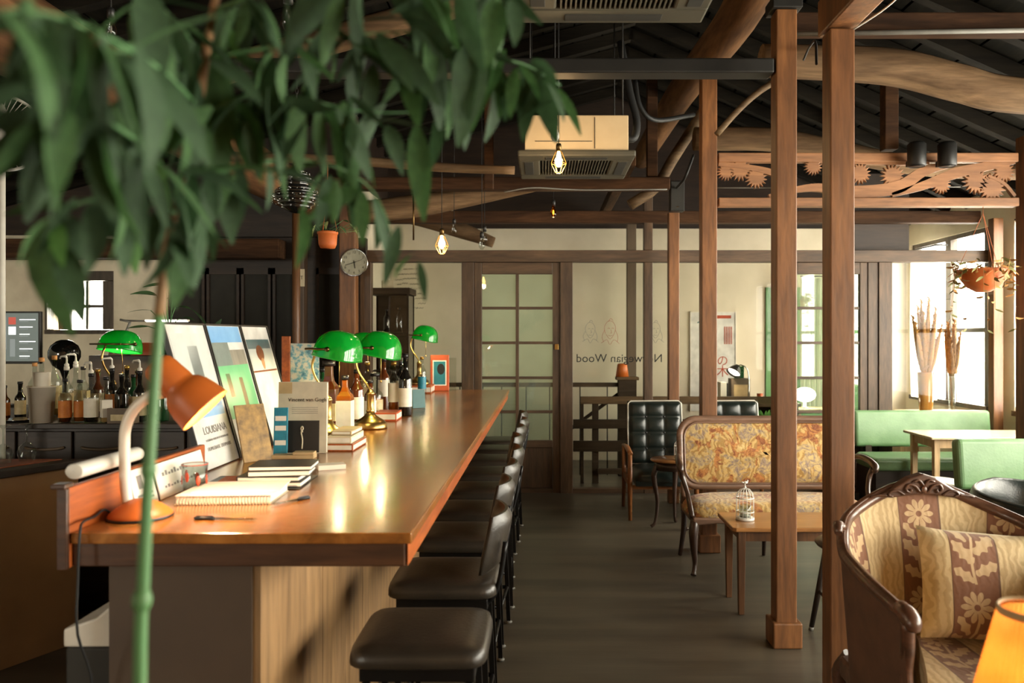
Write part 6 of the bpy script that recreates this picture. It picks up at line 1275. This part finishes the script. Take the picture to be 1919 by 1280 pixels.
# ---------------------------------------------------------------- leafy branch plant close to the camera
random.seed(21)
fp_ = thing('foreground_plant', 'tall slender plant with drooping green leaves close to the camera', 'plant', (P(262, 0, .9).x, .9, 0)); OX = fp_.location.x
def LP(x, y, d): q = P(x, y, d); return Vector((q.x-OX, q.y-.9, q.z))
MB().lathe([(.001, .001), (.11, .001), (.15, .26), (.16, .26), (.16, .29), (.145, .29), (.135, .25), (.001, .24)], 26, None, True, False).build('pot', K['terracotta'], fp_); MB().lathe([(.001, .245), (.136, .25)], 22, None, True, False).build('soil', K['soil'], fp_)
MB().tube([(0, 0, .24), (.0, 0, .7), LP(262, 1290, .9), LP(268, 1100, .9), LP(280, 860, .9), LP(292, 680, .91), LP(298, 590, .92)], [.010, .009, .0075, .0070, .0065, .006, .0058], 10, sub=5).build('stem', K['stem_green'], fp_)
MB().tube([LP(298, 592, .92), LP(312, 480, .93), LP(340, 360, .95), LP(368, 230, .97), LP(382, 120, .98), LP(400, 20, 1.0), LP(420, -60, 1.0)], [.0062, .0066, .0066, .0062, .006, .005, .004], 10, sub=5).build('trunk', K['stem_brown'], fp_)
for y, r in ((1125, .011), (880, .009)): MB().ball(LP(266 if y > 1000 else 278, y, .9), (r, r, r*1.4), 10, 6).build('stem_node', K['stem_green'], fp_)
brs = [[(372, 200, .97), (300, 130, .78), (180, 60, .62), (60, 20, .55), (-40, 30, .52)], [(340, 350, .95), (250, 260, .8), (150, 200, .66), (70, 150, .58)], [(385, 110, .98), (500, 90, 1.0), (620, 70, 1.05), (760, 60, 1.1), (900, 70, 1.15)], [(760, 60, 1.1), (880, 100, 1.15), (980, 120, 1.2), (1050, 160, 1.25)],
 [(368, 230, .97), (460, 180, 1.0), (580, 190, 1.05), (690, 210, 1.1), (790, 210, 1.15)], [(350, 320, .95), (420, 320, .95), (520, 300, 1.0), (620, 310, 1.05), (700, 360, 1.1), (745, 470, 1.1)], [(400, 20, 1.0), (520, -20, 1.0), (700, -30, 1.05), (940, -20, 1.1)], [(330, 400, .94), (240, 370, .85), (150, 380, .8), (90, 420, .78)], [(382, 120, .98), (330, 40, .9), (250, -20, .85)], [(318, 450, .93), (350, 410, .93), (400, 400, .95)]]
for b in brs: MB().tube([LP(*q) for q in b], [.0026 - .0018*i/(len(b)-1) for i in range(len(b))], 7, sub=4).build('branch', K['stem_green'], fp_)
LMs = [K['leaf_dark'], K['leaf_dark'], K['leaf_mid'], K['leaf_mid'], K['leaf_bright']]
# leaves seen singly in the photograph: base pixel, tip pixel, distance
single = [(780, 235, 792, 402, 1.15, 2), (725, 235, 755, 300, 1.12, 1), (1045, 165, 1095, 245, 1.25, 2), (1015, 165, 1055, 215, 1.25, 1), (700, 370, 742, 470, 1.1, 1), (775, 475, 728, 505, 1.1, 2), (785, 490, 800, 560, 1.1, 1), (262, 405, 236, 485, .93, 4), (340, 430, 345, 535, .93, 2), (565, 390, 590, 490, 1.0, 3), (115, 460, 150, 580, .78, 0), (80, 420, 75, 600, .78, 2), (110, 420, 100, 470, .78, 4),
 (285, 260, 292, 395, .9, 3), (300, 300, 298, 420, .93, 4), (655, 180, 720, 230, 1.05, 1), (640, 250, 655, 330, 1.05, 0), (590, 230, 600, 305, 1.05, 1), (870, 190, 885, 275, 1.15, 1), (840, 150, 850, 255, 1.15, 2), (930, 150, 945, 250, 1.2, 1), (970, 120, 1000, 185, 1.2, 1), (700, 120, 690, 220, 1.1, 1), (770, 110, 760, 200, 1.1, 2), (805, 60, 815, 160, 1.1, 2), (95, 240, 98, 395, .75, 2), (210, 210, 205, 330, .8, 1), (240, 250, 260, 330, .85, 0), (430, 50, 445, 110, 1.0, 4), (440, 100, 520, 150, 1.0, 2), (500, 100, 480, 200, 1.0, 0), (560, 80, 600, 180, 1.0, 1), (620, 70, 640, 150, 1.05, 2), (460, 190, 470, 300, 1.0, 0), (530, 190, 540, 300, 1.0, 0), (500, 300, 520, 390, 1.0, 1), (400, 330, 395, 430, .95, 0), (380, 400, 420, 470, .95, 1), (180, 380, 190, 470, .8, 0), (930, 0, 925, 80, 1.1, 2), (960, 0, 975, 60, 1.1, 1), (650, 310, 690, 400, 1.08, 0), (620, 330, 600, 420, 1.05, 1), (820, 210, 822, 330, 1.15, 1)]
def pxleaf(x0, y0, x1, y1, d, m, roll=None, tip=None):
    a = LP(x0, y0, d); b = LP(x1, y1, d*(1+random.uniform(-.06, .06))); leaf(fp_, a, b-a, (b-a).length, LMs[m], random.uniform(-.7, .7) + PI/2*0 if roll is None else roll, random.randint(0, 2))
for s_ in single: pxleaf(*s_)
def scatter(b, n, lo, hi):
    for _ in range(n):
        f = random.random()*(len(b)-1); i = int(f); t = f-i; p = [b[i][k]*(1-t)+b[min(i+1, len(b)-1)][k]*t for k in range(3)]
        a = random.gauss(PI/2, .75); L = random.uniform(lo, hi); pxleaf(p[0]+random.gauss(0, 14), p[1]+random.gauss(0, 12), p[0]+L*math.cos(a), p[1]+L*math.sin(a), p[2]*(1+random.uniform(-.08, .08)), random.choice((0, 0, 1, 1, 2, 3)))
for b, n, lo, hi in zip(brs, (36, 32, 32, 20, 30, 18, 28, 12, 24, 8), (120, 120, 90, 70, 90, 70, 90, 80, 110, 60), (230, 230, 160, 120, 160, 120, 160, 130, 190, 90)): scatter(b, n, lo, hi)
